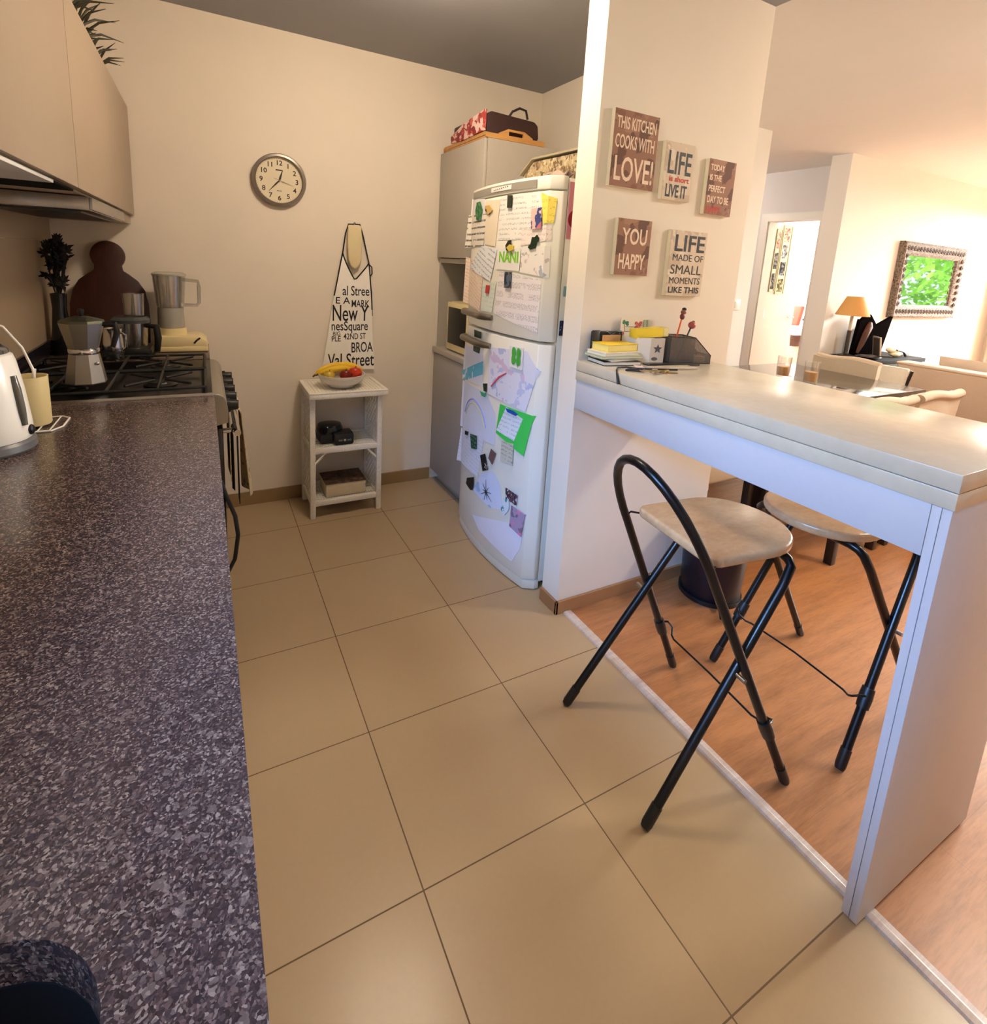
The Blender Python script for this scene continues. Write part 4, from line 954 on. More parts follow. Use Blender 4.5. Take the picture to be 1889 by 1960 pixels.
note('folder', 'bright green folder pinned to the lower door', M('green_folder', (70, 214, 92), 0.5, var=0.04), 0.0046, 'folder', 'green_folder')
note('fsheet', 'small white printed sheet pinned over the green folder', scr('printed_sheet', (232, 240, 248), (96, 130, 170), 0.02, amount=0.5), 0.0056)
note('spider', 'drawing with a dark spidery scribble low on the lower door', mat_blotch('spider_sheet', (216, 222, 244), [(160, 190, 224)], 10, 0.6), 0.0015, 'drawing', 'child_drawing')
so = [o for o in bpy.data.objects if o.get('label', '').startswith('drawing with a dark spidery')][0]
b = B()
for k in range(9):
    a = k * 0.72; y, z = -0.635, 0.335; L = 0.035 + 0.012 * (k % 3)
    b.tube([(xf(y) - 0.0026, y, z), (xf(y + L * math.cos(a)) - 0.0026, y + L * math.cos(a), z + L * math.sin(a))], [0.0025, 0.001], 6)
fin(b, 'scribble', INK, so)
note('bottom', 'plain white sheet hanging lowest near the foot of the fridge', M('white_violet_sheet', (234, 230, 240), 0.8, var=0.02), 0.0015)
DG, BK = M('dark_green_magnet', (34, 58, 40), 0.5, var=0.3, scale=60), M('black_magnet', (20, 20, 24), 0.5)
magnet('m_strip', 'dark green strip magnet at the top middle of the fridge', M('dark_strip', (36, 44, 24), 0.5))
magnet('m_photo', 'blue and pink picture magnet beside the yellow sticky note', mat_blotch('photo_blue', (64, 70, 130), [(196, 120, 130), (224, 190, 180)], 20, 0.52))
magnet('m_shape', 'dark green island-shaped magnet right of the black and yellow magnet', M('deep_green', (18, 44, 22), 0.5))
magnet('m_black', 'black round magnet above the green lettered card', BK)
magnet('m_star', 'yellow star magnet next to the black round magnet', M('yellow_magnet', (214, 190, 78), 0.5), off=0.0095)
magnet('m_sham', 'green shamrock magnet at the top left of the fridge', mat_blotch('shamrock_green', (46, 110, 62), [(24, 74, 44), (90, 150, 96)], 60, 0.55), off=0.0062)
magnet('m_curl', 'brown and yellow magnet on the tall cream letter', mat_blotch('brown_yellow', (206, 176, 106), [(98, 64, 40)], 30, 0.55))
magnet('m_red', 'small red clip magnet above the upper handle', M('red_magnet', (186, 38, 44), 0.4))
magnet('m_tower', 'tall picture magnet with a dusky sky on the pencil doodle sheet', mat_blotch('tower_photo', (84, 102, 122), [(140, 104, 78), (42, 48, 58)], 40, 0.54))
magnet('m_g1', 'dark green magnet just above the lower handle', DG)
magnet('m_g2', 'dark green magnet just below the lower handle', DG)
cl_ = magnet('m_clover', 'white card magnet with a green four-leaf clover under the door gap', PAPER)
b = B()
for a in (40, 140, 220, 320):
    y, z = -0.809 + 0.020 * math.cos(math.radians(a)), 1.009 + 0.024 * math.sin(math.radians(a))
    b.ball((xf(y) - 0.0098, y, z), 0.021, (0.06, 0.95, 1.05))
b.tube([(xf(-0.809) - 0.0098, -0.809, 1.0), (xf(-0.826) - 0.0098, -0.826, 0.965)], 0.002, 6)
fin(b, 'clover', M('clover_green', (72, 176, 62), 0.6, var=0.2, scale=80), cl_)
magnet('m_dk', 'narrow black-green magnet between the two drawings on the lower door', M('black_green', (14, 40, 30), 0.5))
magnet('m_sm', 'small green shamrock magnet above the rainbow drawing', M('mid_green', (60, 168, 110), 0.5), off=0.0095)
magnet('m_blue', 'blue oval magnet holding the green folder', M('blue_magnet', (24, 84, 176), 0.4), off=0.0105)
magnet('m_dg', 'dark green striped magnet below the rainbow drawing', scr('striped_green', (20, 74, 58), (150, 186, 160), 0.02, amount=0.6))
magnet('m_tiny', 'tiny black magnet at the left edge below the rainbow drawing', BK)
mn = magnet('m_num', 'black magnet with white marks low on the lower door', BK)
fin(B().text('21', 0.030, (0.75, -0.618, 0.452), (0, -1, 0), (0, 0, 1), width=0.026, warp=lambda p, n: (xf(p[1]) - 0.0094 - n, p[1], p[2])), 'white_mark', PAPER, mn)
magnet('m_dia', 'brown diamond-shaped magnet right of the black one with white marks', M('brown_magnet', (112, 84, 84), 0.5, var=0.2))
magnet('m_text', 'beige printed magnet under the green folder', scr('beige_print', (206, 204, 186), (96, 96, 90), 0.018, amount=0.7))
magnet('m_blob', 'black animal-shaped magnet near the lower left edge', BK)
magnet('m_mos', 'brown and white picture magnet above the pink one', mat_blotch('mosaic', (96, 66, 74), [(206, 196, 206), (40, 30, 40)], 60, 0.56))
magnet('m_teal', 'teal and white figure magnet beside the brown picture magnet', mat_blotch('teal_white', (220, 228, 236), [(48, 146, 140)], 30, 0.52))
magnet('m_pink', 'pink and grey picture magnet, lowest on the fridge', mat_blotch('pink_grey', (172, 148, 176), [(226, 130, 170), (128, 108, 126)], 22, 0.55))
# on the side of the fridge
t = thing('pink_tea_towel', 'pink cloth with a dark red disc hanging on the fridge side next to the pier', 'cloth', (0.90, FY0 - 0.004, 1.44))
fin(B().box(0.853, 0.99, FY0 - 0.0035, FY0 - 0.001, 1.49, 1.70), 'cloth', M('pink_cloth', (222, 146, 156), 0.85), t)
b = B(); b.cyl((0.890, FY0 - 0.0036, 1.565), (0.890, FY0 - 0.005, 1.565), 0.036, n=32); fin(b, 'red_disc', M('crimson_disc', (150, 24, 48), 0.6), t)
solo(B().box(0.856, 0.892, FY0 - 0.004, FY0 - 0.0005, 1.115, 1.175, 0.001), 'fridge_magnet', mat_blotch('navy_white', (28, 34, 62), [(200, 206, 220)], 60, 0.62), 'navy magnet on the side of the fridge near the pier', 'magnet')
solo(B().box(0.862, 0.895, FY0 - 0.004, FY0 - 0.0005, 1.27, 1.31, 0.001), 'fridge_magnet', M('pale_teal_magnet', (120, 160, 164), 0.5), 'pale teal magnet higher on the side of the fridge', 'magnet')
# folded things on the fridge top
t = thing('seat_cushion', 'beige patterned seat cushion lying on top of the fridge', 'cushion', (1.13, -0.72, FZ))
b = B(); b.prism([(-0.51, FZ + 0.001), (-0.515, FZ + 0.05), (-0.60, FZ + 0.108), (-0.93, FZ + 0.100), (-0.94, FZ + 0.001)], 0.90, 1.36, axis='x', bev=0.012, seg=3)
fin(b, 'pad', mat_blotch('beige_print', (158, 140, 106), [(128, 106, 74), (178, 162, 130), (100, 80, 56)], 46, 0.56), t, smooth=1.2)
fin(B().prism([(-0.505, FZ + 0.056), (-0.60, FZ + 0.112), (-0.935, FZ + 0.104), (-0.935, FZ + 0.112), (-0.60, FZ + 0.120), (-0.50, FZ + 0.062)], 0.893, 1.365, axis='x'), 'top_cover', M('beige_cover', (150, 138, 112), 0.9, scale=60, var=0.15), t)
b = B()
b.sheet(lambda u, v: (0.835 + 0.045 * v, -0.79 - 0.15 * u, FZ + 0.006 + 0.026 * abs(math.sin(3.2 * u + 0.6)) * (0.4 + 0.6 * math.sin(PI * v)) + 0.006 * math.sin(9 * v + 5 * u)), 20, 10, 0.005)
solo(b, 'folded_cloth', M('mauve_cloth', (170, 150, 136), 0.9, bump=0.1), 'crumpled mauve cloth in front of the cushion on the near corner of the fridge top', 'cloth')

# ================================================================== PLAQUES ON THE PIER
YP = -1.121
KR = mat_blotch('brown_distressed_board', (150, 108, 86), [(134, 92, 72), (164, 124, 100), (108, 74, 60)], 14, 0.6)
KW_ = mat_blotch('pale_distressed_board', (214, 196, 172), [(196, 176, 152), (224, 210, 190)], 22, 0.58)
CRM, RDI = M('cream_letters', (238, 212, 186), 0.7), M('red_letters', (190, 60, 50), 0.7)
def plaque(lab, x0, x1, z0, z1, mat, rows, inkname):
    k = 0.986; sx = lambda x: -0.378 + (x + 0.378) * k; sz = lambda z: 1.375 + (z - 1.375) * k
    x0, x1, z0, z1 = sx(x0), sx(x1), sz(z0), sz(z1); yf = YP - 0.021
    t = thing('wall_plaque', lab, 'plaque', ((x0 + x1) / 2, YP, z0), 'lettered plaques on the pier wall')
    fin(B().box(x0, x1, yf + 0.0015, YP - 0.0005, z0, z1, 0.002), 'panel', M('plaque_edge_cream', (236, 222, 198), 0.6), t)
    fin(B().box(x0 + 0.001, x1 - 0.001, yf, yf + 0.001, z0 + 0.001, z1 - 0.001), 'print', mat, t)
    b = B(); b2 = B(); W_ = x1 - x0; H_ = z1 - z0
    for txt, a, c, zb, h, col in rows:
        q = b2 if col else b
        q.text(txt, h * H_ / 0.69, (x0 + a * W_, yf - 0.0002, z0 + zb * H_), (1, 0, 0), (0, 0, 1), width=(c - a) * W_, bold=(0.0007 if 'M' not in txt else 0.0) if h < 0.2 else 0.0014 * ('M' not in txt))
    fin(b, 'lettering', inkname, t)
    if b2.bm.verts: fin(b2, 'red_lettering', RDI, t)
plaque('largest brown plaque, top left, reading THIS KITCHEN COOKS WITH LOVE', 0.900, 1.110, 1.677, 1.936, KR, [('THIS KITCHEN', 0.06, 0.94, 0.76, 0.15, 0), ('COOKS WITH', 0.05, 0.93, 0.51, 0.17, 0), ('LOVE!', 0.08, 0.95, 0.09, 0.31, 0)], CRM)
plaque('pale plaque reading LIFE IS SHORT LIVE IT, between the two upper brown plaques', 1.156, 1.307, 1.658, 1.868, KW_, [('LIFE', 0.12, 0.93, 0.46, 0.38, 0), ('is short', 0.20, 0.90, 0.33, 0.09, 1), ('LIVE IT', 0.12, 0.86, 0.06, 0.21, 0)], INK)
plaque('small brown plaque, top right, ending in red HAPPY', 1.395, 1.553, 1.625, 1.838, KR, [('TODAY', 0.07, 0.58, 0.80, 0.10, 0), ('IS THE', 0.07, 0.50, 0.62, 0.10, 0), ('PERFECT', 0.07, 0.68, 0.42, 0.11, 0), ('DAY TO BE', 0.07, 0.85, 0.22, 0.12, 0), ('HAPPY', 0.07, 0.60, 0.03, 0.12, 1)], CRM)
plaque('brown plaque, bottom left, reading YOU HAPPY', 0.961, 1.127, 1.366, 1.572, KR, [('YOU', 0.14, 0.88, 0.56, 0.27, 0), ('HAPPY', 0.10, 0.88, 0.12, 0.26, 0)], CRM)
plaque('pale plaque, bottom right, reading LIFE MADE OF SMALL MOMENTS LIKE THIS', 1.234, 1.436, 1.295, 1.552, KW_, [('LIFE', 0.12, 0.95, 0.69, 0.24, 0), ('MADE OF', 0.10, 0.95, 0.54, 0.10, 0), ('SMALL', 0.07, 0.93, 0.34, 0.14, 0), ('MOMENTS', 0.07, 0.93, 0.19, 0.10, 0), ('LIKE THIS', 0.07, 0.93, 0.05, 0.09, 0)], INK)
t = thing('light_switch', 'white light switch on the dining wall right of the pier', 'switch', (3.148, 0.0, 1.15))
fin(B().box(3.108, 3.188, -0.010, -0.0005, 1.145, 1.225, 0.003), 'plate', WHITEP, t); fin(B().box(3.125, 3.171, -0.014, -0.0105, 1.16, 1.21, 0.002), 'rocker', WHITEP, t)

# ================================================================== BREAKFAST BAR
t = thing('breakfast_bar', 'pale laminate breakfast bar running out from the pier wall', 'bar counter', (1.09, -1.7, 0.0))
bx0, bx1, by0, by1 = 0.815, 1.372, -2.283, -1.1345
fin(B().box(bx0, bx1, by0, by1, 1.0145, 1.05, 0.0012), 'top', BARTOP, t)
fin(B().box(bx0 + 0.001, bx1 - 0.001, by0 + 0.001, by1, 0.979, 1.0125, 0.0012), 'under_slab', BARTOP, t)
fin(B().box(bx0 + 0.006, bx0 + 0.024, by0 + 0.038, by1, 0.870, 0.978, 0.001), 'apron', BARFACE, t)
fin(B().box(bx1 - 0.03, bx1 - 0.012, by0 + 0.038, by1, 0.900, 0.978, 0.001), 'rear_apron', BARFACE, t)
fin(B().box(bx0 + 0.003, bx1 - 0.03, by0 + 0.004, by0 + 0.0195, 0.0075, 0.978, 0.001), 'end_panel', BARFACE, t)
fin(B().box(bx0 + 0.003, bx1 - 0.03, by0 + 0.0205, by0 + 0.036, 0.0075, 0.978, 0.001), 'end_panel', BARFACE, t)

# ---------------------------------------------------------------- folding bar stools
def stool(lab, loc, rot):
    t = thing('folding_bar_stool', lab, 'bar stool', (loc[0], loc[1], 0.0), 'folding stools at the breakfast bar', rot)
    L = dict(local=True)
    # seat: straight rear edge, rounded front
    pts = []
    for k in range(9): a = math.radians(180 + 90 * k / 8 * 0.9); pts.append((-0.045 + 0.035 * math.cos(a), -0.125 + 0.035 * math.sin(a)))
    for k in range(25):
        a = math.radians(-90 + 180 * k / 24); pts.append((0.125 + 0.165 * math.cos(a) ** 0.9 if math.cos(a) > 0 else 0.125, 0.163 * math.sin(a)))
    for k in range(9): a = math.radians(99 + 81 * k / 8); pts.append((-0.045 + 0.035 * math.cos(a), 0.125 + 0.035 * math.sin(a)))
    fin(B().prism(pts, 0.662, 0.690, bev=0.009, seg=3), 'seat', SEATWOOD, t, smooth=0.5, **L)
    A0, A1 = (0.22, 0.0), (-0.22, 0.888)           # arch: foot and apex in the side view
    def ap(u, s):
        w = 0.230 - 0.05 * u / 0.70 if u < 0.70 else 0.180 * math.sqrt(max(0, 1 - ((u - 0.70) / 0.30) ** 2))
        return (A0[0] + (A1[0] - A0[0]) * u, s * w, A0[1] + (A1[1] - A0[1]) * u + 0.012)
    us = [0, 0.2, 0.4, 0.6, 0.70] + [0.70 + 0.30 * math.sin(math.radians(a)) for a in (10, 20, 30, 40, 50, 60, 70, 80)]
    path = [ap(u, 1) for u in us] + [ap(1.0, 0)] + [ap(u, -1) for u in us[::-1]]
    fin(B().tube(path, 0.0125, 14), 'arch_frame', BLACKM, t, smooth=1.0, **L)
    F0, F1 = (-0.225, 0.012), (0.185, 0.628)
    def lp(u, s): return (F0[0] + (F1[0] - F0[0]) * u, s * (0.202 - 0.03 * u), F0[1] + (F1[1] - F0[1]) * u)
    lpath = [lp(u, 1) for u in (0, 0.3, 0.6, 0.93)] + [(0.188, 0.166, 0.632), (0.192, 0.152, 0.644), (0.194, 0.130, 0.6495), (0.194, 0.0, 0.6495), (0.194, -0.130, 0.6495), (0.192, -0.152, 0.644), (0.188, -0.166, 0.632)] + [lp(u, -1) for u in (0.93, 0.6, 0.3, 0)]
    fin(B().tube(lpath, 0.0125, 14), 'leg_frame', BLACKM, t, smooth=1.0, **L)
    def cap(p, d):
        d = Vector(d).normalized(); p = Vector(p); b = B(); b.tube([p - d * 0.011, p, p + d * 0.05], [0.012, 0.0145, 0.0145], 14); return b
    for s in (1, -1):
        fin(cap(ap(0, s), Vector(ap(0.2, s)) - Vector(ap(0, s))), 'foot_cap', BLACKP, t, smooth=1.0, **L)
        fin(cap(lp(0, s), Vector(lp(0.3, s)) - Vector(lp(0, s))), 'foot_cap', BLACKP, t, smooth=1.0, **L)
        p = Vector(ap(0.205, s)); d = (Vector(ap(0.25, s)) - p).normalized()
        fin(B().tube([p - d * 0.03, p, p + d * 0.03], [0.0165, 0.018, 0.0165], 14), 'collar', BLACKP, t, **L)
        q = Vector(ap(0.715, s)); fin(B().tube([q, (-0.09, s * 0.165, 0.668), (-0.03, s * 0.13, 0.664)], 0.003, 8), 'seat_wire', BLACKM, t, **L)
        j = Vector(lp(0.585, s)); fin(B().cyl((j.x, s * 0.176, j.z), (j.x, s * 0.222, j.z), 0.006, n=12), 'pivot_bolt', STEEL, t, **L)
    z = 0.205; x = ap(0.205, 1)[0] + 0.004
    w = [(x, 0.222, z), (x + 0.022, 0.212, z + 0.002), (x + 0.030, 0.196, z - 0.010), (x + 0.016, 0.180, z - 0.026), (x + 0.008, 0.160, z - 0.026), (x + 0.006, 0.0, z - 0.02)]
    fin(B().tube(w + [(p[0], -p[1], p[2]) for p in w[::-1][1:]], 0.0033, 8), 'spreader_wire', BLACKM, t, smooth=1.0, **L)
    return t
stool('folding bar stool with a beech seat on the kitchen side of the bar', (0.802, -1.742), math.radians(-6.5))
stool('folding bar stool with a beech seat on the dining side of the bar, partly hidden', (1.420, -1.822), math.radians(180 - 2.7))
# pedal bin under the bar
t = thing('pedal_bin', 'dark navy waste bin on the floor against the pier wall under the bar', 'bin', (1.555, -1.275, 0.0))
fin(B().lathe([(0.0, 0.001), (0.118, 0.001), (0.124, 0.012), (0.132, 0.20), (0.138, 0.33), (0.132, 0.334), (0.0, 0.334)], (1.555, -1.275, 0), 36), 'body', NAVY, t)
fin(B().lathe([(0.0, 0.3345), (0.140, 0.3345), (0.142, 0.352), (0.11, 0.372), (0.0, 0.382)], (1.555, -1.275, 0), 36), 'lid', BLACKP, t)
fin(B().tube([(1.49, -1.37, 0.03), (1.45, -1.42, 0.022), (1.43, -1.44, 0.014), (1.445, -1.452, 0.014)], 0.010, 10), 'pedal', BLACKP, t)
fin(B().lathe([(0.124, 0.002), (0.132, 0.002), (0.132, 0.02), (0.124, 0.02), (0.124, 0.002)], (1.555, -1.275, 0), 36), 'base_ring', BLACKP, t)

# ================================================================== CLUTTER ON THE BAR
ZB = 1.0505
def rotbox(b, cx, cy, w, d, z0, z1, ang, bev=0.001):
    b.box(-w / 2, w / 2, -d / 2, d / 2, z0, z1, bev, mtx=Matrix.Translation((cx, cy, 0)) @ Matrix.Rotation(math.radians(ang), 4, 'Z')); return b
def book(name, lab, cx, cy, w, d, z, h, ang, cover, pages, cat='book'):
    t = thing(name, lab, cat, (cx, cy, z), 'books and papers stacked at the wall end of the bar')
    rotbox(B(), cx, cy, w - 0.004, d - 0.004, z + 0.0017, z + h - 0.0017, ang, 0).bm
    b = B(); rotbox(b, cx, cy, w - 0.004, d - 0.004, z + 0.0018, z + h - 0.0018, ang, 0); fin(b, 'pages', pages, t)
    b = B(); rotbox(b, cx, cy, w, d, z, z + 0.0016, ang, 0); rotbox(b, cx, cy, w, d, z + h - 0.0016, z + h, ang, 0); fin(b, 'cover', cover, t)
    return t
PG = M('book_pages', (226, 216, 194), 0.8, scale=120, var=0.08)
book('notebook', 'black-covered notebook at the bottom of the stack on the bar', 0.930, -1.205, 0.155, 0.115, ZB, 0.014, -8, M('notebook_black', (34, 32, 34), 0.5), PG, 'notebook')
book('magazine', 'greyish magazine second from the bottom of the stack on the bar', 0.945, -1.200, 0.160, 0.110, ZB + 0.0145, 0.008, 6, M('magazine_grey', (172, 170, 158), 0.4, var=0.2, scale=14), PG, 'magazine')
book('magazine', 'green-edged magazine in the middle of the stack on the bar', 0.925, -1.200, 0.175, 0.108, ZB + 0.023, 0.009, -3, M('magazine_green', (168, 176, 130), 0.4, var=0.2, scale=14), PG, 'magazine')
book('paper_pad', 'cream paper pad just under the yellow book on the bar', 0.930, -1.195, 0.165, 0.100, ZB + 0.0325, 0.012, 3, M('pad_cream', (232, 224, 204), 0.6), PG, 'pad')
book('yellow_book', 'yellow book lying on top of the paper stack on the bar', 0.942, -1.188, 0.150, 0.085, ZB + 0.045, 0.026, 4, M('yellow_cover', (244, 206, 46), 0.4, var=0.03), M('yellow_pages', (236, 214, 120), 0.7))
t = thing('letter_rack', 'black letter rack with kraft envelopes behind the yellow book', 'letter rack', (0.945, -1.150, ZB))
b = B(); b.box(0.868, 1.012, -1.1415, -1.1365, ZB, ZB + 0.108, 0.001); b.box(0.868, 0.900, -1.150, -1.142, ZB, ZB + 0.112, 0.001); b.box(0.868, 1.012, -1.160, -1.1365, ZB, ZB + 0.003)
b.tube([(0.905, -1.146, ZB + 0.06), (0.907, -1.146, ZB + 0.104), (0.935, -1.146, ZB + 0.107), (0.955, -1.146, ZB + 0.092), (0.978, -1.146, ZB + 0.107), (1.005, -1.146, ZB + 0.105), (1.007, -1.146, ZB + 0.06)], 0.003, 8)
fin(b, 'frame', M('rack_black', (34, 36, 38), 0.4), t)
solo(B().box(0.912, 1.000, -1.1505, -1.1495, ZB + 0.004, ZB + 0.094, 0), 'kraft_envelope', M('kraft_paper', (196, 152, 102), 0.8), 'brown kraft envelope standing in the black letter rack', 'envelope', smooth=0)
t = thing('paper_box', 'white cardboard box with a grey star print on the bar', 'box', (1.085, -1.205, ZB))
mb = Matrix.Translation((1.088, -1.196, 0)) @ Matrix.Rotation(math.radians(-14), 4, 'Z')
b = B(); w, d, h = 0.112, 0.075, 0.092
b.box(-w / 2, w / 2, -d / 2, -d / 2 + 0.002, ZB + 0.0005, ZB + h, mtx=mb); b.box(-w / 2, w / 2, d / 2 - 0.002, d / 2, ZB + 0.0005, ZB + h, mtx=mb)
b.box(-w / 2, -w / 2 + 0.002, -d / 2 + 0.002, d / 2 - 0.002, ZB + 0.0005, ZB + h, mtx=mb); b.box(w / 2 - 0.002, w / 2, -d / 2 + 0.002, d / 2 - 0.002, ZB + 0.0005, ZB + h, mtx=mb); b.box(-w / 2 + 0.002, w / 2 - 0.002, -d / 2 + 0.002, d / 2 - 0.002, ZB + 0.0005, ZB + 0.002, mtx=mb)
fin(b, 'carton', M('white_carton', (240, 234, 222), 0.6, var=0.01), t)
star = []
for k in range(10):
    a = math.radians(90 + 36 * k); r = 0.019 if k % 2 == 0 else 0.008; star.append((0.028 + r * math.cos(a), ZB + 0.052 + r * math.sin(a)))
b = B(); b.prism(star, -d / 2 - 0.0008, -d / 2 - 0.0002, axis='y', mtx=mb); b.ball((0.018, -d / 2 - 0.0004, ZB + 0.014), 0.012, (1.1, 0.04, 0.55), mtx=mb)
fin(b, 'star_print', M('grey_print', (92, 86, 82), 0.6), t)
b = B(); b.box(-0.002, 0.056, -d / 2 - 0.0002, -d / 2 + 0.0001, ZB + 0.001, ZB + h - 0.001, mtx=mb)
fin(b, 'grey_panel', M('beige_print_panel', (214, 200, 178), 0.6), t)
b = B(); mm = Matrix.Translation((1.092, -1.2, ZB + 0.1045)) @ Matrix.Rotation(math.radians(-14), 4, 'Z') @ Matrix.Rotation(math.radians(-5), 4, 'Y')
b.box(-0.068, 0.046, -0.026, 0.026, -0.0115, 0.022, 0.002, mtx=mm)
t = thing('yellow_packet', 'yellow packet with a pale end lying across the white star box', 'packet', (1.092, -1.2, ZB + 0.093)); fin(b, 'packet', M('yellow_packet', (248, 214, 56), 0.4, var=0.02), t)
b = B(); b.box(0.0465, 0.068, -0.026, 0.026, -0.0115, 0.022, 0.002, mtx=mm); fin(b, 'pale_end', M('pale_yellow', (240, 222, 150), 0.4), t)
# greeting card with a drawn fruit motif, behind the box
t = thing('greeting_card', 'white greeting card with a red and green sketch standing behind the star box', 'card', (1.085, -1.142, ZB))
fin(B().box(1.005, 1.150, -1.1385, -1.1365, ZB, ZB + 0.158, 0), 'card', M('card_white', (236, 222, 200), 0.7, var=0.01), t)
b = B()
for k in range(7): b.ball((1.030 + rnd.uniform(-0.013, 0.013), -1.1388, ZB + 0.138 + rnd.uniform(-0.008, 0.008)), 0.007, (1, 0.05, 0.8))
fin(b, 'green_sketch', M('sketch_green', (60, 126, 92), 0.7), t)
b = B()
for k in range(9): b.ball((1.085 + rnd.uniform(-0.016, 0.020), -1.1388, ZB + 0.128 + rnd.uniform(-0.011, 0.010)), 0.008, (1, 0.05, 0.8))
b.ball((1.018, -1.1388, ZB + 0.098), 0.008, (1, 0.05, 1))
fin(b, 'red_sketch', M('sketch_red', (186, 86, 76), 0.7), t)
b = B()
b.tube([(1.022, -1.139, ZB + 0.135), (1.026, -1.139, ZB + 0.105), (1.075, -1.139, ZB + 0.106), (1.079, -1.139, ZB + 0.122), (1.028, -1.139, ZB + 0.124)], 0.0009, 5)
fin(b, 'ink_line', INK, t)
b = B()
for i, (x, hgt, c) in enumerate(((1.118, 0.150, 0), (1.136, 0.150, 1))): b.box(x, x + 0.010, -1.1435, -1.1395, ZB, ZB + hgt, 0.001)
solo(b, 'bookmark_strips', M('sage_strip', (150, 154, 126), 0.7), 'pair of sage-green paper strips standing beside the greeting card', 'paper strips')
# mesh desk organiser with pens
t = thing('mesh_organiser', 'grey wire-mesh desk organiser with a sloping side on the bar', 'desk organiser', (1.24, -1.24, ZB))
b = B(); mo = Matrix.Translation((1.235, -1.235, 0)) @ Matrix.Rotation(math.radians(-16), 4, 'Z')
side = [(-0.075, 0.001), (0.10, 0.001), (0.10, 0.032), (0.028, 0.098), (-0.075, 0.100)]
for y in (-0.045, 0.045):
    pts = [(p[0], y, ZB + p[1]) for p in side]; b.tube(pts, 0.002, 6, closed=True, mtx=mo)
for x, zt in ((-0.075, 0.1), (0.10, 0.032), (0.028, 0.098)):
    b.cyl((x, -0.045, ZB + zt), (x, 0.045, ZB + zt), 0.002, n=6, mtx=mo)
for x in (-0.075, 0.10): b.cyl((x, -0.045, ZB + 0.003), (x, 0.045, ZB + 0.003), 0.002, n=6, mtx=mo)
fin(b, 'wire_frame', M('organiser_wire', (74, 70, 66), 0.4, 0.6), t)
def mesh_mat():
    k = NT('fine_wire_mesh'); c = k.n('TexCoord'); sp = k.n('SeparateXYZ'); k.l(c.outputs['Object'], sp.inputs[0])
    g = lambda o: k.math('GREATER_THAN', k.math('SINE', k.math('MULTIPLY', o, 2 * PI / 0.0028)), 0.35)
    h = k.math('ADD', sp.outputs[0], sp.outputs[1])
    f = k.math('MAXIMUM', g(h), g(sp.outputs[2])); k.b.inputs['Base Color'].default_value = lin((120, 112, 104)); k.b.inputs['Metallic'].default_value = 0.5
    k.l(f, k.b.inputs['Alpha']); return k.m
MSH = mesh_mat()
b = B(); b.prism([(p[0], ZB + p[1]) for p in side], -0.0452, -0.0446, axis='y', mtx=mo); b.prism([(p[0], ZB + p[1]) for p in side], 0.0446, 0.0452, axis='y', mtx=mo)
b.box(-0.0752, -0.0746, -0.044, 0.044, ZB + 0.002, ZB + 0.099, mtx=mo); b.box(0.0994, 0.1, -0.044, 0.044, ZB + 0.002, ZB + 0.031, mtx=mo); b.box(0.028, 0.0286, -0.044, 0.044, ZB + 0.002, ZB + 0.096, mtx=mo); b.box(-0.074, 0.099, -0.044, 0.044, ZB + 0.001, ZB + 0.0018, mtx=mo)
fin(b, 'mesh_panels', MSH, t, smooth=0)
solo(rotbox(B(), 1.288, -1.262, 0.055, 0.05, ZB + 0.003, ZB + 0.026, -16, 0.003), 'sticky_pad', M('pad_tan', (206, 178, 120), 0.8), 'tan sticky pad in the low end of the mesh organiser', 'pad')
b = B(); b.tube([(1.17, -1.225, ZB + 0.02), (1.185, -1.23, ZB + 0.085), (1.20, -1.232, ZB + 0.075), (1.215, -1.235, ZB + 0.045), (1.23, -1.24, ZB + 0.07)], [0.006, 0.022, 0.02, 0.018, 0.004], 10)
solo(b, 'grey_pouch', M('grey_pouch', (104, 98, 92), 0.7, bump=0.2), 'crumpled grey pouch stuffed in the mesh organiser', 'pouch')
def pencil(lab, p0, p1, col, parts):
    t = thing('novelty_pencil', lab, 'pencil', p0, 'novelty pencils standing in the mesh organiser')
    fin(B().cyl(p0, p1, 0.0032, n=10), 'shaft', col, t)
    p1 = Vector(p1); d = (p1 - Vector(p0)).normalized()
    for nm, off, r, sc, m_ in parts: q = p1 + d * off; fin(B().ball(q, r, sc), nm, m_, t)
pencil('orange pencil with a dark figure topper, tallest in the mesh organiser', (1.205, -1.215, ZB + 0.006), (1.262, -1.195, ZB + 0.158), M('orange_pencil', (232, 96, 46), 0.4),
       [('topper_body', 0.012, 0.010, (1, 0.9, 1.3), M('dark_red_topper', (110, 44, 38), 0.5)), ('topper_head', 0.030, 0.011, (1, 1, 0.9), M('skin_topper', (150, 96, 76), 0.5)), ('topper_hat', 0.042, 0.009, (1, 1, 0.8), BLACKP)])
pencil('black pencil with a round red topper leaning right in the mesh organiser', (1.215, -1.235, ZB + 0.006), (1.315, -1.20, ZB + 0.128), BLACKP,
       [('topper', 0.010, 0.015, (1, 1, 1), M('rose_topper', (178, 86, 76), 0.5)), ('topper_tip', 0.028, 0.005, (1.3, 1, 0.8), M('green_tip', (96, 92, 66), 0.6))])
# dark tray, magazine, keys, cable
t = thing('catch_all_tray', 'flat dark tray under the star box and the organiser', 'tray', (1.13, -1.23, ZB))
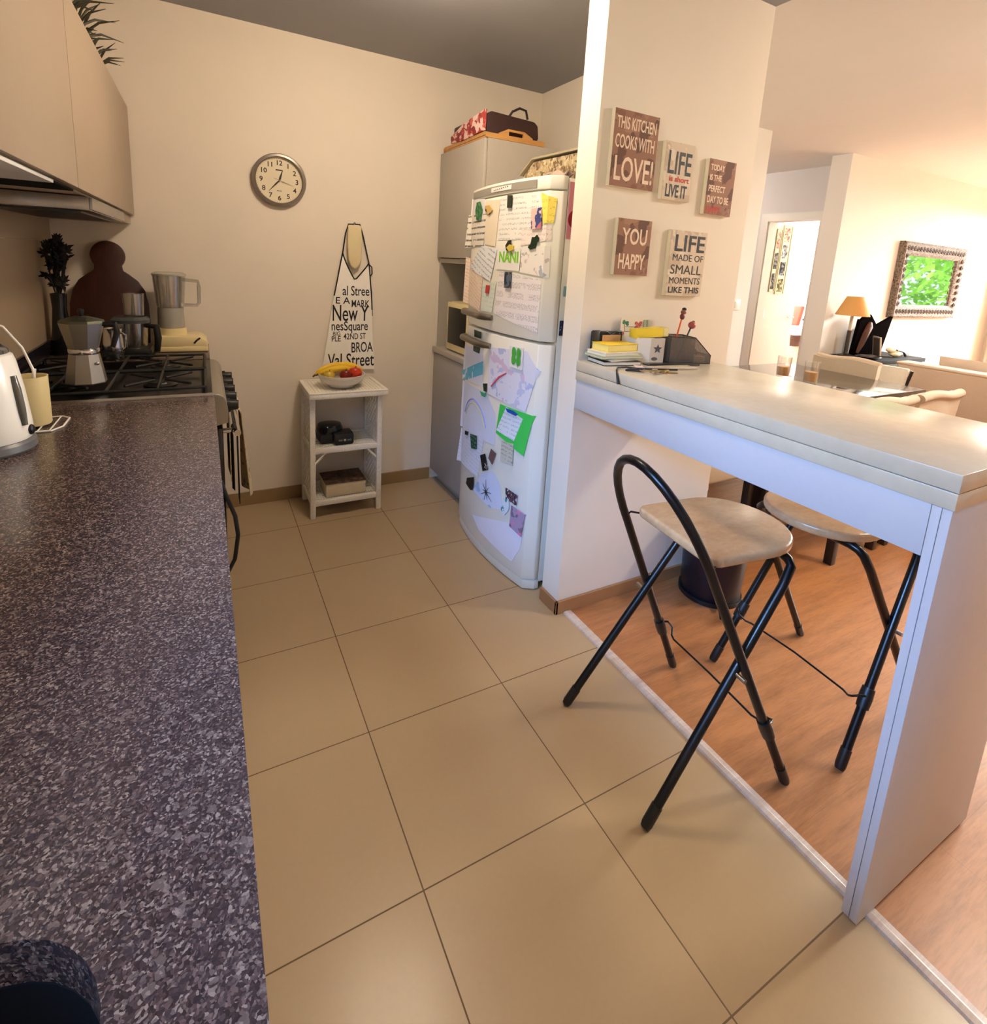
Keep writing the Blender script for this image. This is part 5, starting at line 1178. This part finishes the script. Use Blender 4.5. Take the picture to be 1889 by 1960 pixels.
# (kept thin so that the boxes stand behind it)
mt_ = Matrix.Translation((1.135, -1.288, 0)) @ Matrix.Rotation(math.radians(-8), 4, 'Z')
b = B(); b.box(-0.115, 0.11, -0.024, 0.020, ZB, ZB + 0.004, 0.0015, mtx=mt_); fin(b, 'plate', M('tray_dark', (36, 34, 36), 0.35), t)
b = B(); b.box(-0.115, 0.11, -0.024, -0.020, ZB + 0.0042, ZB + 0.008, 0.001, mtx=mt_); fin(b, 'lip', M('tray_dark', (36, 34, 36), 0.35), t)
b = B(); rotbox(b, 1.070, -1.345, 0.20, 0.055, ZB, ZB + 0.006, -6, 0.001); solo(b, 'folded_leaflet', M('leaflet', (172, 158, 134), 0.5, var=0.25, scale=26), 'folded beige leaflet in front of the dark tray on the bar', 'leaflet')
b = B(); rotbox(b, 0.975, -1.300, 0.05, 0.035, ZB, ZB + 0.003, -30, 0.001); solo(b, 'card_tag', M('pink_card', (214, 186, 172), 0.6), 'small pinkish card between the notebook and the leaflet', 'card')
t = thing('key_bunch', 'bunch of brass keys on a ring on the bar front', 'keys', (0.955, -1.405, ZB))
b = B(); b.tube([(0.955 + 0.014 * math.cos(a), -1.400 + 0.014 * math.sin(a), ZB + 0.003) for a in [2 * PI * i / 20 for i in range(20)]], 0.0012, 6, closed=True); fin(b, 'ring', STEEL, t)
BR = M('brass_keys', (180, 148, 84), 0.3, 0.8)
for k, (a, L) in enumerate(((-20, 0.05), (15, 0.045), (165, 0.05), (200, 0.042))):
    m_ = Matrix.Translation((0.955, -1.400, ZB + 0.0012 + 0.0026 * k)) @ Matrix.Rotation(math.radians(a), 4, 'Z'); b = B()
    b.lathe([(0.0, 0), (0.013, 0), (0.013, 0.0022), (0.0, 0.0022)], (0.020, 0, 0), 20, mtx=m_); b.box(0.028, 0.028 + L * 0.8, -0.004, 0.004, 0, 0.0022, mtx=m_)
    for j in range(3): b.box(0.036 + j * 0.008, 0.040 + j * 0.008, -0.006, -0.003, 0, 0.0015, mtx=m_)
    fin(b, 'key', BR, t, smooth=0.3)
b = B(); b.tube([(1.06, -1.385, ZB + 0.004), (1.0, -1.365, ZB + 0.004), (0.94, -1.345, ZB + 0.004), (0.885, -1.335, ZB + 0.004), (0.86, -1.345, ZB + 0.004), (0.90, -1.375, ZB + 0.004), (0.93, -1.36, ZB + 0.005), (0.90, -1.305, ZB + 0.0045), (0.86, -1.305, ZB + 0.004), (0.83, -1.335, ZB + 0.004), (0.809, -1.36, ZB - 0.002), (0.804, -1.372, ZB - 0.02), (0.803, -1.378, ZB - 0.034)], [0.0032] * 11 + [0.004, 0.005], 8)
solo(b, 'black_strap', M('black_strap', (30, 26, 26), 0.6), 'thin black strap trailing over the edge of the bar below the stack', 'strap')

# ================================================================== DINING CORNER
tx0, tx1, ty0, ty1, tz = 2.20, 3.73, -1.06, -0.11, 0.74
t = thing('dining_table', 'dark glossy dining table beyond the bar', 'table', (2.965, -0.585, 0.0))
fin(B().box(tx0, tx1, ty0, ty1, tz - 0.038, tz, 0.002), 'tabletop', DARKT, t)
for x in (tx0 + 0.045, tx1 - 0.045):
    for y in (ty0 + 0.045, ty1 - 0.045): fin(B().box(x - 0.04, x + 0.04, y - 0.04, y + 0.04, 0.0, tz - 0.039, 0.003), 'leg', DARKW, t)
b = B(); b.box(tx0 + 0.05, tx1 - 0.05, ty0 + 0.03, ty0 + 0.05, tz - 0.12, tz - 0.039); b.box(tx0 + 0.05, tx1 - 0.05, ty1 - 0.05, ty1 - 0.03, tz - 0.12, tz - 0.039)
fin(b, 'rail', DARKW, t)
def dining_chair(lab, x, y, rot, hgt=0.84, w=0.45, first=[None]):
    if first[0] is None:
        t = thing('dining_chair', lab, 'chair', (0, 0, 0), 'slipcovered chairs around the dining table'); L = dict(local=True)
        # faces +x; the back stands at x = -0.22
        fin(B().box(-0.185, 0.235, -0.22, 0.22, 0.36, 0.47, 0.02, 3), 'seat', LINEN, t, smooth=1.0, **L)
        b = B(); b.sheet(lambda u, v: (-0.215 - 0.035 * v + 0.004 * math.sin(9 * u), -0.225 + 0.45 * u, 0.34 + (0.495 - 0.008 * math.sin(7 * u)) * v), 14, 10, 0.05)
        b.tube([(-0.243, -0.222 + 0.444 * k / 12, 0.835 - 0.008 * math.sin(7 * k / 12)) for k in range(13)], 0.024, 10)
        fin(b, 'backrest', LINEN, t, smooth=1.0, **L)
        for sx in (-0.195, 0.205):
            for sy in (-0.19, 0.19): fin(B().box(sx - 0.02, sx + 0.02, sy - 0.02, sy + 0.02, 0.0, 0.372, 0.003), 'leg', DARKW, t, **L)
        first[0] = t; t.location = (x, y, 0); t.rotation_euler = (0, 0, rot); return t
    return dup(first[0], (x, y, 0), rot, lab)
# the near-side pair, the one at the far end, the one at the bar end, one turned away by the sofa
dining_chair('beige slipcovered chair, right one of the pair on the near side of the table', 3.02, -1.165, PI / 2)
dining_chair('beige slipcovered chair, left one of the pair on the near side of the table', 2.52, -1.165, PI / 2)
dining_chair('beige slipcovered chair at the far end of the table, its back towards the console', 3.555, -0.52, PI)
dining_chair('beige slipcovered chair at the bar end of the table, seen below the bar', 1.945, -0.80, 0.0)
t = thing('side_chair', 'pale tapered chair with dark slanted legs between the sofa end and the console', 'chair', (4.30, -0.62, 0.0))
fin(B().prism([(-0.075, 0.0), (0.035, 0.0), (0.105, 0.30), (-0.105, 0.30)], -0.02, 0.02, axis='x', bev=0.008, mtx=Matrix.Translation((4.30, -0.60, 0.48))), 'backrest', M('pale_chair_cover', (222, 214, 196), 0.8), t)
fin(B().box(4.06, 4.275, -0.75, -0.47, 0.42, 0.47, 0.015), 'seat', M('pale_chair_cover', (222, 214, 196), 0.8), t)
for s_ in (-1, 1):
    fin(B().tube([(4.325, -0.60 + s_ * 0.15, 0.0), (4.325, -0.60 + s_ * 0.06, 0.46), (4.328, -0.60 + s_ * 0.115, 0.765)], 0.012, 8), 'leg', DARKW, t)
    fin(B().cyl((4.07, -0.61 + s_ * 0.12, 0.0), (4.08, -0.61 + s_ * 0.11, 0.42), 0.012), 'leg', DARKW, t)
# two iced coffees
def glass(lab, x, y, s):
    t = thing('iced_coffee_glass', lab, 'glass', (x, y, tz), 'iced coffees on the dining table'); R_ = 0.040 * s
    fin(B().lathe([(0.0, tz + 0.0005), (R_ * 0.86, tz + 0.0005), (R_ * 0.90, tz + 0.01), (R_, tz + 0.125 * s), (R_ * 0.95, tz + 0.125 * s), (R_ * 0.84, tz + 0.012), (0.0, tz + 0.010)], (x, y, 0), 28), 'tumbler', GLASS, t)
    fin(B().lathe([(0.0, tz + 0.0125), (R_ * 0.82, tz + 0.0125), (R_ * 0.88, tz + 0.065 * s), (0.0, tz + 0.065 * s)], (x, y, 0), 28), 'coffee', M('milky_coffee', (214, 160, 92), 0.4, var=0.06), t)
glass('glass of milky coffee on the dining table, nearer the hall opening', 3.07, -0.50, 1.12); glass('glass of milky coffee on the dining table, nearer the sofa', 3.07, -0.69, 1.12)

# ================================================================== LIVING ROOM
t = thing('wall_mirror', 'rectangular mirror in a carved grey-brown frame on the living room wall', 'mirror', (5.94, 0.0, 1.10))
mx0, mx1, mz0, mz1, fwid = 5.315, 6.565, 1.10, 1.81, 0.125
CARV = mat_blotch('carved_frame', (112, 98, 86), [(70, 54, 46), (138, 124, 108)], 70, 0.54)
b = B()
prof = [(0.0, 0.0), (0.0, 0.045), (0.018, 0.055), (0.05, 0.05), (0.095, 0.042), (0.112, 0.034), (fwid, 0.028), (fwid, 0.0)]
bm = bmesh.new(); loops = []
for o_, d_ in prof: loops.append([bm.verts.new((x, -0.002 - d_, z)) for x, z in ((mx0 + o_, mz0 + o_), (mx1 - o_, mz0 + o_), (mx1 - o_, mz1 - o_), (mx0 + o_, mz1 - o_))])
for i in range(len(loops)):
    a, c = loops[i], loops[(i + 1) % len(loops)]
    for k in range(4): bm.faces.new((a[k], a[(k + 1) % 4], c[(k + 1) % 4], c[k]))
bmesh.ops.recalc_face_normals(bm, faces=bm.faces); b._merge(bm)
fr = fin(b, 'frame', CARV, t, smooth=0.3)
b = B()
def scroll(x, z): b.tube([(x + 0.022 * math.cos(a) * (1 - a / 14), -0.054, z + 0.022 * math.sin(a) * (1 - a / 14)) for a in [i * 0.7 for i in range(12)]], 0.006, 6)
n = 20
for i in range(n):
    x = mx0 + 0.07 + (mx1 - mx0 - 0.14) * i / (n - 1); scroll(x, mz0 + 0.06); scroll(x, mz1 - 0.06)
for i in range(1, 9):
    z = mz0 + 0.07 + (mz1 - mz0 - 0.14) * i / 9; scroll(mx0 + 0.06, z); scroll(mx1 - 0.06, z)
fin(b, 'carving', M('carving_brown', (92, 76, 66), 0.7, var=0.2), t)
fin(B().box(mx0 + fwid - 0.002, mx1 - fwid + 0.002, -0.020, -0.012, mz0 + fwid - 0.002, mz1 - fwid + 0.002), 'mirror_glass', M('mirror_silver', (240, 244, 242), 0.02, 1.0, var=0.0), t, smooth=0)
# console table, lamp, carvings
CT = 0.775
t = thing('console_table', 'black console table along the living room wall', 'console table', (4.73, -0.20, 0.0))
fin(B().box(4.30, 5.32, -0.385, -0.03, CT - 0.035, CT, 0.002), 'top', M('console_black', (14, 12, 13), 0.7, spec=0.15), t)
for x in (4.33, 5.28):
    for y in (-0.35, -0.065): fin(B().box(x - 0.022, x + 0.022, y - 0.022, y + 0.022, 0, CT - 0.036), 'leg', DARKW, t)
fin(B().box(4.315, 5.30, -0.37, -0.04, CT - 0.12, CT - 0.036), 'drawer_box', DARKW, t)
t = thing('table_lamp', 'table lamp with a tan conical shade on the console', 'lamp', (4.47, -0.145, CT))
lx, ly = 4.47, -0.145
fin(B().lathe([(0.0, CT + 0.0005), (0.065, CT + 0.0005), (0.065, CT + 0.012), (0.02, CT + 0.025), (0.016, CT + 0.04), (0.0, CT + 0.04)], (lx, ly, 0), 28), 'base', DARKW, t)
fin(B().cyl((lx, ly, CT + 0.041), (lx, ly, CT + 0.225), 0.016), 'lower_stem', M('bronze_stem', (62, 54, 48), 0.35, 0.5), t)
fin(B().cyl((lx, ly, CT + 0.2255), (lx, ly, CT + 0.372), 0.013), 'upper_stem', M('pale_stem', (206, 192, 170), 0.4), t)
fin(B().lathe([(0.128, 1.128), (0.062, 1.287), (0.060, 1.287), (0.126, 1.128), (0.128, 1.128)], (lx, ly, 0), 40), 'shade', M('tan_shade', (214, 160, 92), 0.85, var=0.05, scale=90), t, smooth=1.0)
b = B()
for a in range(3): b.cyl((lx, ly, 1.20), (lx + 0.088 * math.cos(a * 2.1), ly + 0.088 * math.sin(a * 2.1), 1.212), 0.002, n=6)
b.cyl((lx, ly, 1.147), (lx, ly, 1.2), 0.008); fin(b, 'shade_holder', STEEL, t)
t = thing('carved_panel', 'tall dark winged ornament standing on the console behind the books', 'ornament', (4.90, -0.12, CT))
mc_ = Matrix.Translation((4.90, -0.115, CT + 0.001)) 
b = B(); b.prism([(-0.30, 0.0), (0.17, 0.0), (0.275, 0.345), (0.03, 0.262), (-0.10, 0.36), (-0.165, 0.355), (-0.245, 0.30), (-0.255, 0.32)], -0.016, 0.016, axis='y', bev=0.004, mtx=mc_); fin(b, 'panel', M('ebony', (14, 11, 11), 1.0, var=0.3, spec=0.0), t)
b = B(); b.tube([(-0.235, -0.018, 0.02), (-0.20, -0.02, 0.10), (-0.165, -0.022, 0.18), (-0.125, -0.022, 0.25), (-0.105, -0.02, 0.29)], [0.014, 0.028, 0.032, 0.034, 0.015], 10, mtx=mc_); fin(b, 'relief', M('red_brown_relief', (84, 44, 30), 0.5, var=0.3, scale=40), t)
t = thing('framed_photo', 'narrow silver photo frame leaning in front of the dark ornament', 'picture frame', (4.77, -0.25, CT))
mf = Matrix.Translation((4.765, -0.25, CT + 0.0015)) @ Matrix.Rotation(math.radians(52), 4, 'Z') @ Matrix.Rotation(math.radians(-8), 4, 'X')
b = B(); b.box(-0.062, 0.062, -0.006, 0.006, 0.0, 0.012, mtx=mf); b.box(-0.062, 0.062, -0.006, 0.006, 0.168, 0.18, mtx=mf); b.box(-0.062, -0.05, -0.006, 0.006, 0.012, 0.168, mtx=mf); b.box(0.05, 0.062, -0.006, 0.006, 0.012, 0.168, mtx=mf); fin(b, 'frame', M('silver_frame', (206, 200, 190), 0.3, 0.6), t)
fin(B().box(-0.05, 0.05, -0.002, 0.004, 0.012, 0.168, mtx=mf), 'picture', M('grey_picture', (92, 84, 78), 0.5, var=0.4, scale=24), t)
t = thing('dark_dish', 'shallow dark oval dish at the left end of the console', 'dish', (4.47, -0.335, CT))
fin(B().lathe([(0.0, CT + 0.0005), (0.05, CT + 0.0005), (0.088, CT + 0.026), (0.085, CT + 0.029), (0.05, CT + 0.006), (0.0, CT + 0.006)], (4.52, -0.305, 0), 32, sx=1.3), 'bowl', M('pewter', (70, 70, 74), 0.2, 0.7), t)
t = thing('hand_bell', 'cream ornament with a black handle on the right of the console', 'ornament', (5.02, -0.27, CT))
b = B(); b.ball((4.96, -0.27, CT + 0.062), 0.05, (1.5, 0.8, 0.5)); b.ball((5.0, -0.28, CT + 0.030), 0.05, (1.6, 0.8, 0.55)); fin(b, 'body', M('cream_ornament', (240, 226, 190), 0.6), t)
fin(B().tube([(4.95, -0.31, CT + 0.07), (5.05, -0.32, CT + 0.05), (5.12, -0.31, CT + 0.015), (5.17, -0.30, CT + 0.02)], [0.007, 0.008, 0.012, 0.016], 8), 'handle', BLACKP, t)
# sofa with its back to the table
SX = 4.56
t = thing('sofa', 'long beige sofa with its back turned to the dining table', 'sofa', (5.0, -1.55, 0.0))
s0, s1 = -2.60, -0.50
fin(B().box(SX, SX + 0.17, s0, s1, 0.06, 0.79, 0.025, 3), 'backrest', SOFA, t, smooth=1.0)
fin(B().box(SX + 0.171, SX + 0.93, s0 + 0.18, s1 - 0.18, 0.06, 0.32, 0.02, 3), 'seat_base', SOFA, t, smooth=1.0)
for a, c in ((s0, s0 + 0.179), (s1 - 0.179, s1)): fin(B().box(SX + 0.171, SX + 0.93, a, c, 0.06, 0.60, 0.03, 3), 'armrest', SOFA, t, smooth=1.0)
for k in range(2):
    y_ = s0 + 0.185 + k * 0.868; fin(B().box(SX + 0.2, SX + 0.92, y_, y_ + 0.862, 0.322, 0.46, 0.035, 3), 'seat_cushion', SOFA, t, smooth=1.0)
b = B()
for x in (SX + 0.06, SX + 0.86):
    for y in (s0 + 0.08, s1 - 0.08): b.cyl((x, y, 0.0), (x, y, 0.062), 0.022)
fin(b, 'feet', DARKW, t)
fin(B().box(SX - 0.004, SX + 0.176, s0 - 0.003, s1 + 0.003, 0.775, 0.797, 0.01, 3), 'piping', M('sofa_piping', (216, 192, 168), 0.9), t, smooth=1.0)
def cushion(lab, x, y, z, rz, mat, s=0.40):
    b = B(); bm = bmesh.new(); bmesh.ops.create_grid(bm, x_segments=12, y_segments=12, size=0.5)
    top = []
    for v in bm.verts:
        u, w = v.co.x * 2, v.co.y * 2; e = (1 - u ** 4) * (1 - w ** 4); v.co = Vector((u * s / 2 * (1 - 0.06 * (1 - abs(w)) ** 0.5 * 0), w * s / 2, 0.075 * e ** 0.6 if e > 0 else 0))
    r = bmesh.ops.duplicate(bm, geom=bm.faces[:]); 
    for v in [q for q in r['geom'] if isinstance(q, bmesh.types.BMVert)]: v.co.z *= -1
    bmesh.ops.remove_doubles(bm, verts=bm.verts, dist=0.0005); bmesh.ops.recalc_face_normals(bm, faces=bm.faces)
    b._merge(bm, Matrix.Translation((x, y, z)) @ Matrix.Rotation(rz, 4, 'Z') @ Matrix.Rotation(math.radians(75), 4, 'Y'))
    solo(b, 'throw_cushion', mat, lab, 'cushion', 'throw cushions on the sofa', smooth=1.2)
cushion('pale beige throw cushion showing over the sofa back, nearest the console', SX + 0.35, -0.86, 0.665, 0.0, M('cushion_beige', (206, 188, 168), 0.9))
cushion('mauve-grey throw cushion with pointed corners on the sofa', SX + 0.36, -1.29, 0.675, 0.25, M('cushion_mauve', (160, 138, 132), 0.9), 0.42)
# curtain by the garden window
def curtain(lab, x, y0, y1):
    b = B(); b.sheet(lambda u, v: (x + 0.03 * math.sin(u * 26), y0 + (y1 - y0) * u, 0.02 + 2.36 * v), 60, 4, 0.003)
    k = NT('sheer_curtain'); k.b.inputs['Base Color'].default_value = lin((238, 238, 236)); k.b.inputs['Roughness'].default_value = 0.9
    tr = k.n('BsdfTranslucent'); tr.inputs[0].default_value = lin((240, 240, 238)); mx = k.n('MixShader'); mx.inputs[0].default_value = 0.5
    k.l(k.b.outputs[0], mx.inputs[1]); k.l(tr.outputs[0], mx.inputs[2]); k.l(mx.outputs[0], k.t.nodes['Material Output'].inputs[0])
    solo(b, 'curtain', k.m, lab, 'curtain', smooth=1.0)
curtain('white curtain gathered beside the garden window in the living room corner', 7.50, -0.36, -0.05)
# trees in the garden seen in the mirror
def leaf_mat():
    k = NT('garden_leaf'); v = k.coord(); nz = k.noise(v, 3, 3)
    k.col(k.ramp(nz, [(0.3, lin((56, 104, 44))), (0.5, lin((104, 160, 62))), (0.72, lin((162, 200, 96)))])); k.b.inputs['Roughness'].default_value = 0.6
    tr = k.n('BsdfTranslucent'); tr.inputs[0].default_value = lin((150, 210, 90)); mx = k.n('MixShader'); mx.inputs[0].default_value = 0.45
    k.l(k.b.outputs[0], mx.inputs[1]); k.l(tr.outputs[0], mx.inputs[2]); k.l(mx.outputs[0], k.t.nodes['Material Output'].inputs[0]); return k.m
LEAF = leaf_mat()
def tree(lab, x, y, r, zc, seed):
    rn = random.Random(seed); t = thing('garden_tree', lab, 'tree', (x, y, -0.1), 'trees in the garden')
    fin(B().tube([(x, y, -0.1), (x + 0.05, y, zc * 0.5), (x - 0.03, y + 0.05, zc)], [0.13, 0.10, 0.06], 10), 'trunk', M('bark', (96, 78, 60), 0.9, var=0.3, bump=0.4), t)
    bm = bmesh.new()
    for _ in range(2600):
        d = Vector((rn.gauss(0, 1), rn.gauss(0, 1), rn.gauss(0, 0.9))).normalized() * r * rn.uniform(0.35, 1.0) ** 0.6
        c = Vector((x, y, zc)) + d; u = Vector((rn.gauss(0, 1), rn.gauss(0, 1), rn.gauss(0, 1))).normalized(); w = u.orthogonal().normalized(); s = rn.uniform(0.05, 0.11)
        q = [bm.verts.new(c + u * s), bm.verts.new(c + w * s * 0.45), bm.verts.new(c - u * s), bm.verts.new(c - w * s * 0.45)]; bm.faces.new(q)
    b = B(); b._merge(bm); fin(b, 'foliage', LEAF, t, smooth=0)
tree('leafy garden tree reflected in the left part of the mirror', 11.9, -1.3, 1.5, 2.0, 1); tree('leafy garden tree reflected in the right part of the mirror', 12.0, -4.5, 1.5, 2.0, 2); tree('leafy garden tree furthest back in the mirror reflection', 15.3, -3.4, 1.9, 2.3, 4)
struct(B().box(7.76, 10.6, -16, 10, -0.16, -0.06), 'ground_bounce', M('added_bounce_paving', (206, 196, 180), 0.9, scale=8))  # unseen pale paving, added to bounce sunlight up to the living ceiling
struct(B().box(10.601, 24, -16, 10, -0.2, -0.1), 'ground_garden', M('lawn', (120, 150, 70), 0.9, var=0.3, scale=3))

# ================================================================== HALL AND BEDROOM
def collage(lab, x0, x1, z0, z1, pics, off):
    t = thing('photo_collage', lab, 'picture frame', ((x0 + x1) / 2, 0.928, z0), 'collage frames on the open bedroom door')
    y = 0.927 - off; b = B(); b.box(x0, x1, y - 0.004, y, z0, z1); fin(b, 'mount', M('collage_mount', (236, 228, 200), 0.7), t)
    b = B(); w = 0.008
    b.box(x0 - w, x0, y - 0.012, y, z0 - w, z1 + w); b.box(x1, x1 + w, y - 0.012, y, z0 - w, z1 + w); b.box(x0, x1, y - 0.012, y, z0 - w, z0); b.box(x0, x1, y - 0.012, y, z1, z1 + w); fin(b, 'frame', M('pale_gold_frame', (206, 200, 160), 0.5), t)
    n = len(pics)
    for i, c in enumerate(pics):
        zc = z1 - (z1 - z0) * (i + 0.5) / n; hh = (z1 - z0) / n * 0.40; ww = (x1 - x0) * 0.34; xm = (x0 + x1) / 2
        fin(B().box(xm - ww, xm + ww, y - 0.0052, y - 0.0042, zc - hh, zc + hh), 'photo', mat_blotch('photo_%s' % c[0], c[1], c[2], 30, 0.54), t)
PA, PBW, PDK, PGR = ('warm', (206, 150, 130), [(150, 96, 84), (236, 210, 190)]), ('grey', (150, 148, 144), [(70, 68, 68), (226, 224, 220)]), ('dark', (64, 66, 68), [(34, 36, 40), (150, 150, 150)]), ('green', (124, 120, 76), [(200, 190, 140), (70, 66, 44)])
collage('narrow collage frame of three pictures on the open door, nearer the hinges', 4.862, 4.935, 1.27, 1.90, [PA, PDK, PDK], 0.0)
collage('collage frame of four stacked pictures on the open door, further from the hinges', 4.965, 5.095, 1.25, 1.945, [PA, PBW, PDK, PGR], 0.0)
t = thing('bed', 'low bed with white bedding seen through the hall doorway', 'bed', (6.9, 1.7, 0.0))
fin(B().box(6.41, 7.55, 0.75, 2.6, 0.05, 0.665, 0.01), 'base', M('beige_valance', (206, 188, 164), 0.9), t); fin(B().box(6.39, 7.57, 0.73, 2.62, 0.666, 0.80, 0.04, 3), 'mattress', M('white_bedding', (244, 242, 240), 0.9), t, smooth=1.0)
b = B()
for y in (0.8, 2.5): b.box(6.45, 7.5, y - 0.03, y + 0.03, 0.0, 0.052)
fin(b, 'feet', DARKW, t)
b = B(); mtc = Matrix.Translation((6.53, 1.71, 0.803)) @ Matrix.Rotation(math.radians(14), 4, 'Y'); b.box(-0.03, 0.03, -0.14, 0.07, 0.012, 0.28, 0.02, 3, mtx=mtc)
solo(b, 'red_cushion', RED, 'coral red cushion propped on the bed in the far bedroom', 'cushion', smooth=1.0)
b = B(); b.ball((6.62, 1.36, 0.845), 0.055, (1, 1.4, 0.75)); solo(b, 'pink_toy', M('pink_plush', (236, 130, 160), 0.9), 'pink plush lump on the bed beside the red cushion', 'toy')
b = B(); b.ball((6.56, 1.49, 0.905), 0.03, (1, 2.0, 0.8)); b.ball((6.57, 1.49, 0.86), 0.045, (0.8, 0.9, 1)); solo(b, 'dark_toy', M('dark_plush', (46, 30, 48), 0.9), 'dark plush toy next to the pink one on the bed', 'toy')
b = B(); b.sheet(lambda u, v: (6.376 - 0.010 * math.sin(6 * u + 2 * v) - 0.004 * math.sin(17 * u), 1.22 + 0.33 * u, 0.565 + 0.145 * v + 0.012 * math.sin(5 * u)), 20, 8, 0.006)
solo(b, 'brown_throw', M('brown_throw', (78, 52, 40), 0.8, var=0.35, scale=40), 'dark brown throw hanging down the side of the bed', 'throw', smooth=1.0)
b = B()
for k, (y, z, r) in enumerate(((1.62, 1.02, 0.05), (1.50, 1.04, 0.035), (1.50, 0.96, 0.03), (1.40, 1.03, 0.04))):
    o = thing('round_picture', ('grey ringed round picture, largest of those on the far bedroom wall', 'small grey round picture right of the ringed one on the bedroom wall', 'small grey round picture below its twin on the bedroom wall', 'faint round picture furthest right on the bedroom wall')[k], 'picture', (7.60, y + 0.33 * 1, z + 0.08), 'small round pictures on the bedroom wall')
    yy, zz = y + 0.35, z + 0.06
    bb = B(); bb.tube([(7.592, yy + r * 1.3 * math.cos(a), zz + r * 1.3 * math.sin(a)) for a in [2 * PI * i / 20 for i in range(20)]], 0.010, 6, closed=True); fin(bb, 'ring', M('grey_ring', (136, 124, 124), 0.7), o)
    fin(B().cyl((7.599, yy, zz), (7.594, yy, zz), r * 1.3, n=24), 'picture', M('pale_picture', (236, 224, 216), 0.7), o)

# ================================================================== LAMPS
def ceiling_lamp(lab, x, y, strength, colr, r):
    """ceiling-mounted lamp whose opal dome is the light source"""
    t = thing('ceiling_lamp', lab, 'ceiling lamp', (x, y, H - 0.16))
    fin(B().lathe([(0.0, H - 0.0005), (r * 1.06, H - 0.0005), (r * 1.06, H - 0.022), (0.0, H - 0.022)], (x, y, 0), 32), 'mount', WHITEP, t)
    k = NT('lamp_dome_' + str(int(x * 100))); k.b.inputs['Base Color'].default_value = (1, 0.9, 0.75, 1); k.b.inputs['Emission Color'].default_value = tuple(colr) + (1,); k.b.inputs['Emission Strength'].default_value = strength
    fin(B().lathe([(0.0, H - 0.0225), (r, H - 0.0225), (r * 1.0, H - 0.085), (r * 0.9, H - 0.125), (r * 0.6, H - 0.15), (0.0, H - 0.158)], (x, y, 0), 32), 'dome', k.m, t)
    return t
ceiling_lamp('round white ceiling lamp over the kitchen floor', 0.30, -0.84, 70, (1.0, 0.80, 0.60), 0.13)
ceiling_lamp('round white ceiling lamp over the dining table', 3.05, -2.35, 170, (1.0, 0.92, 0.80), 0.13)
ceiling_lamp('added unseen ceiling lamp brightening the hall', 3.6, 1.6, 75, (1.0, 0.93, 0.86), 0.13)  # lamp out of view, added to brighten the hall walls
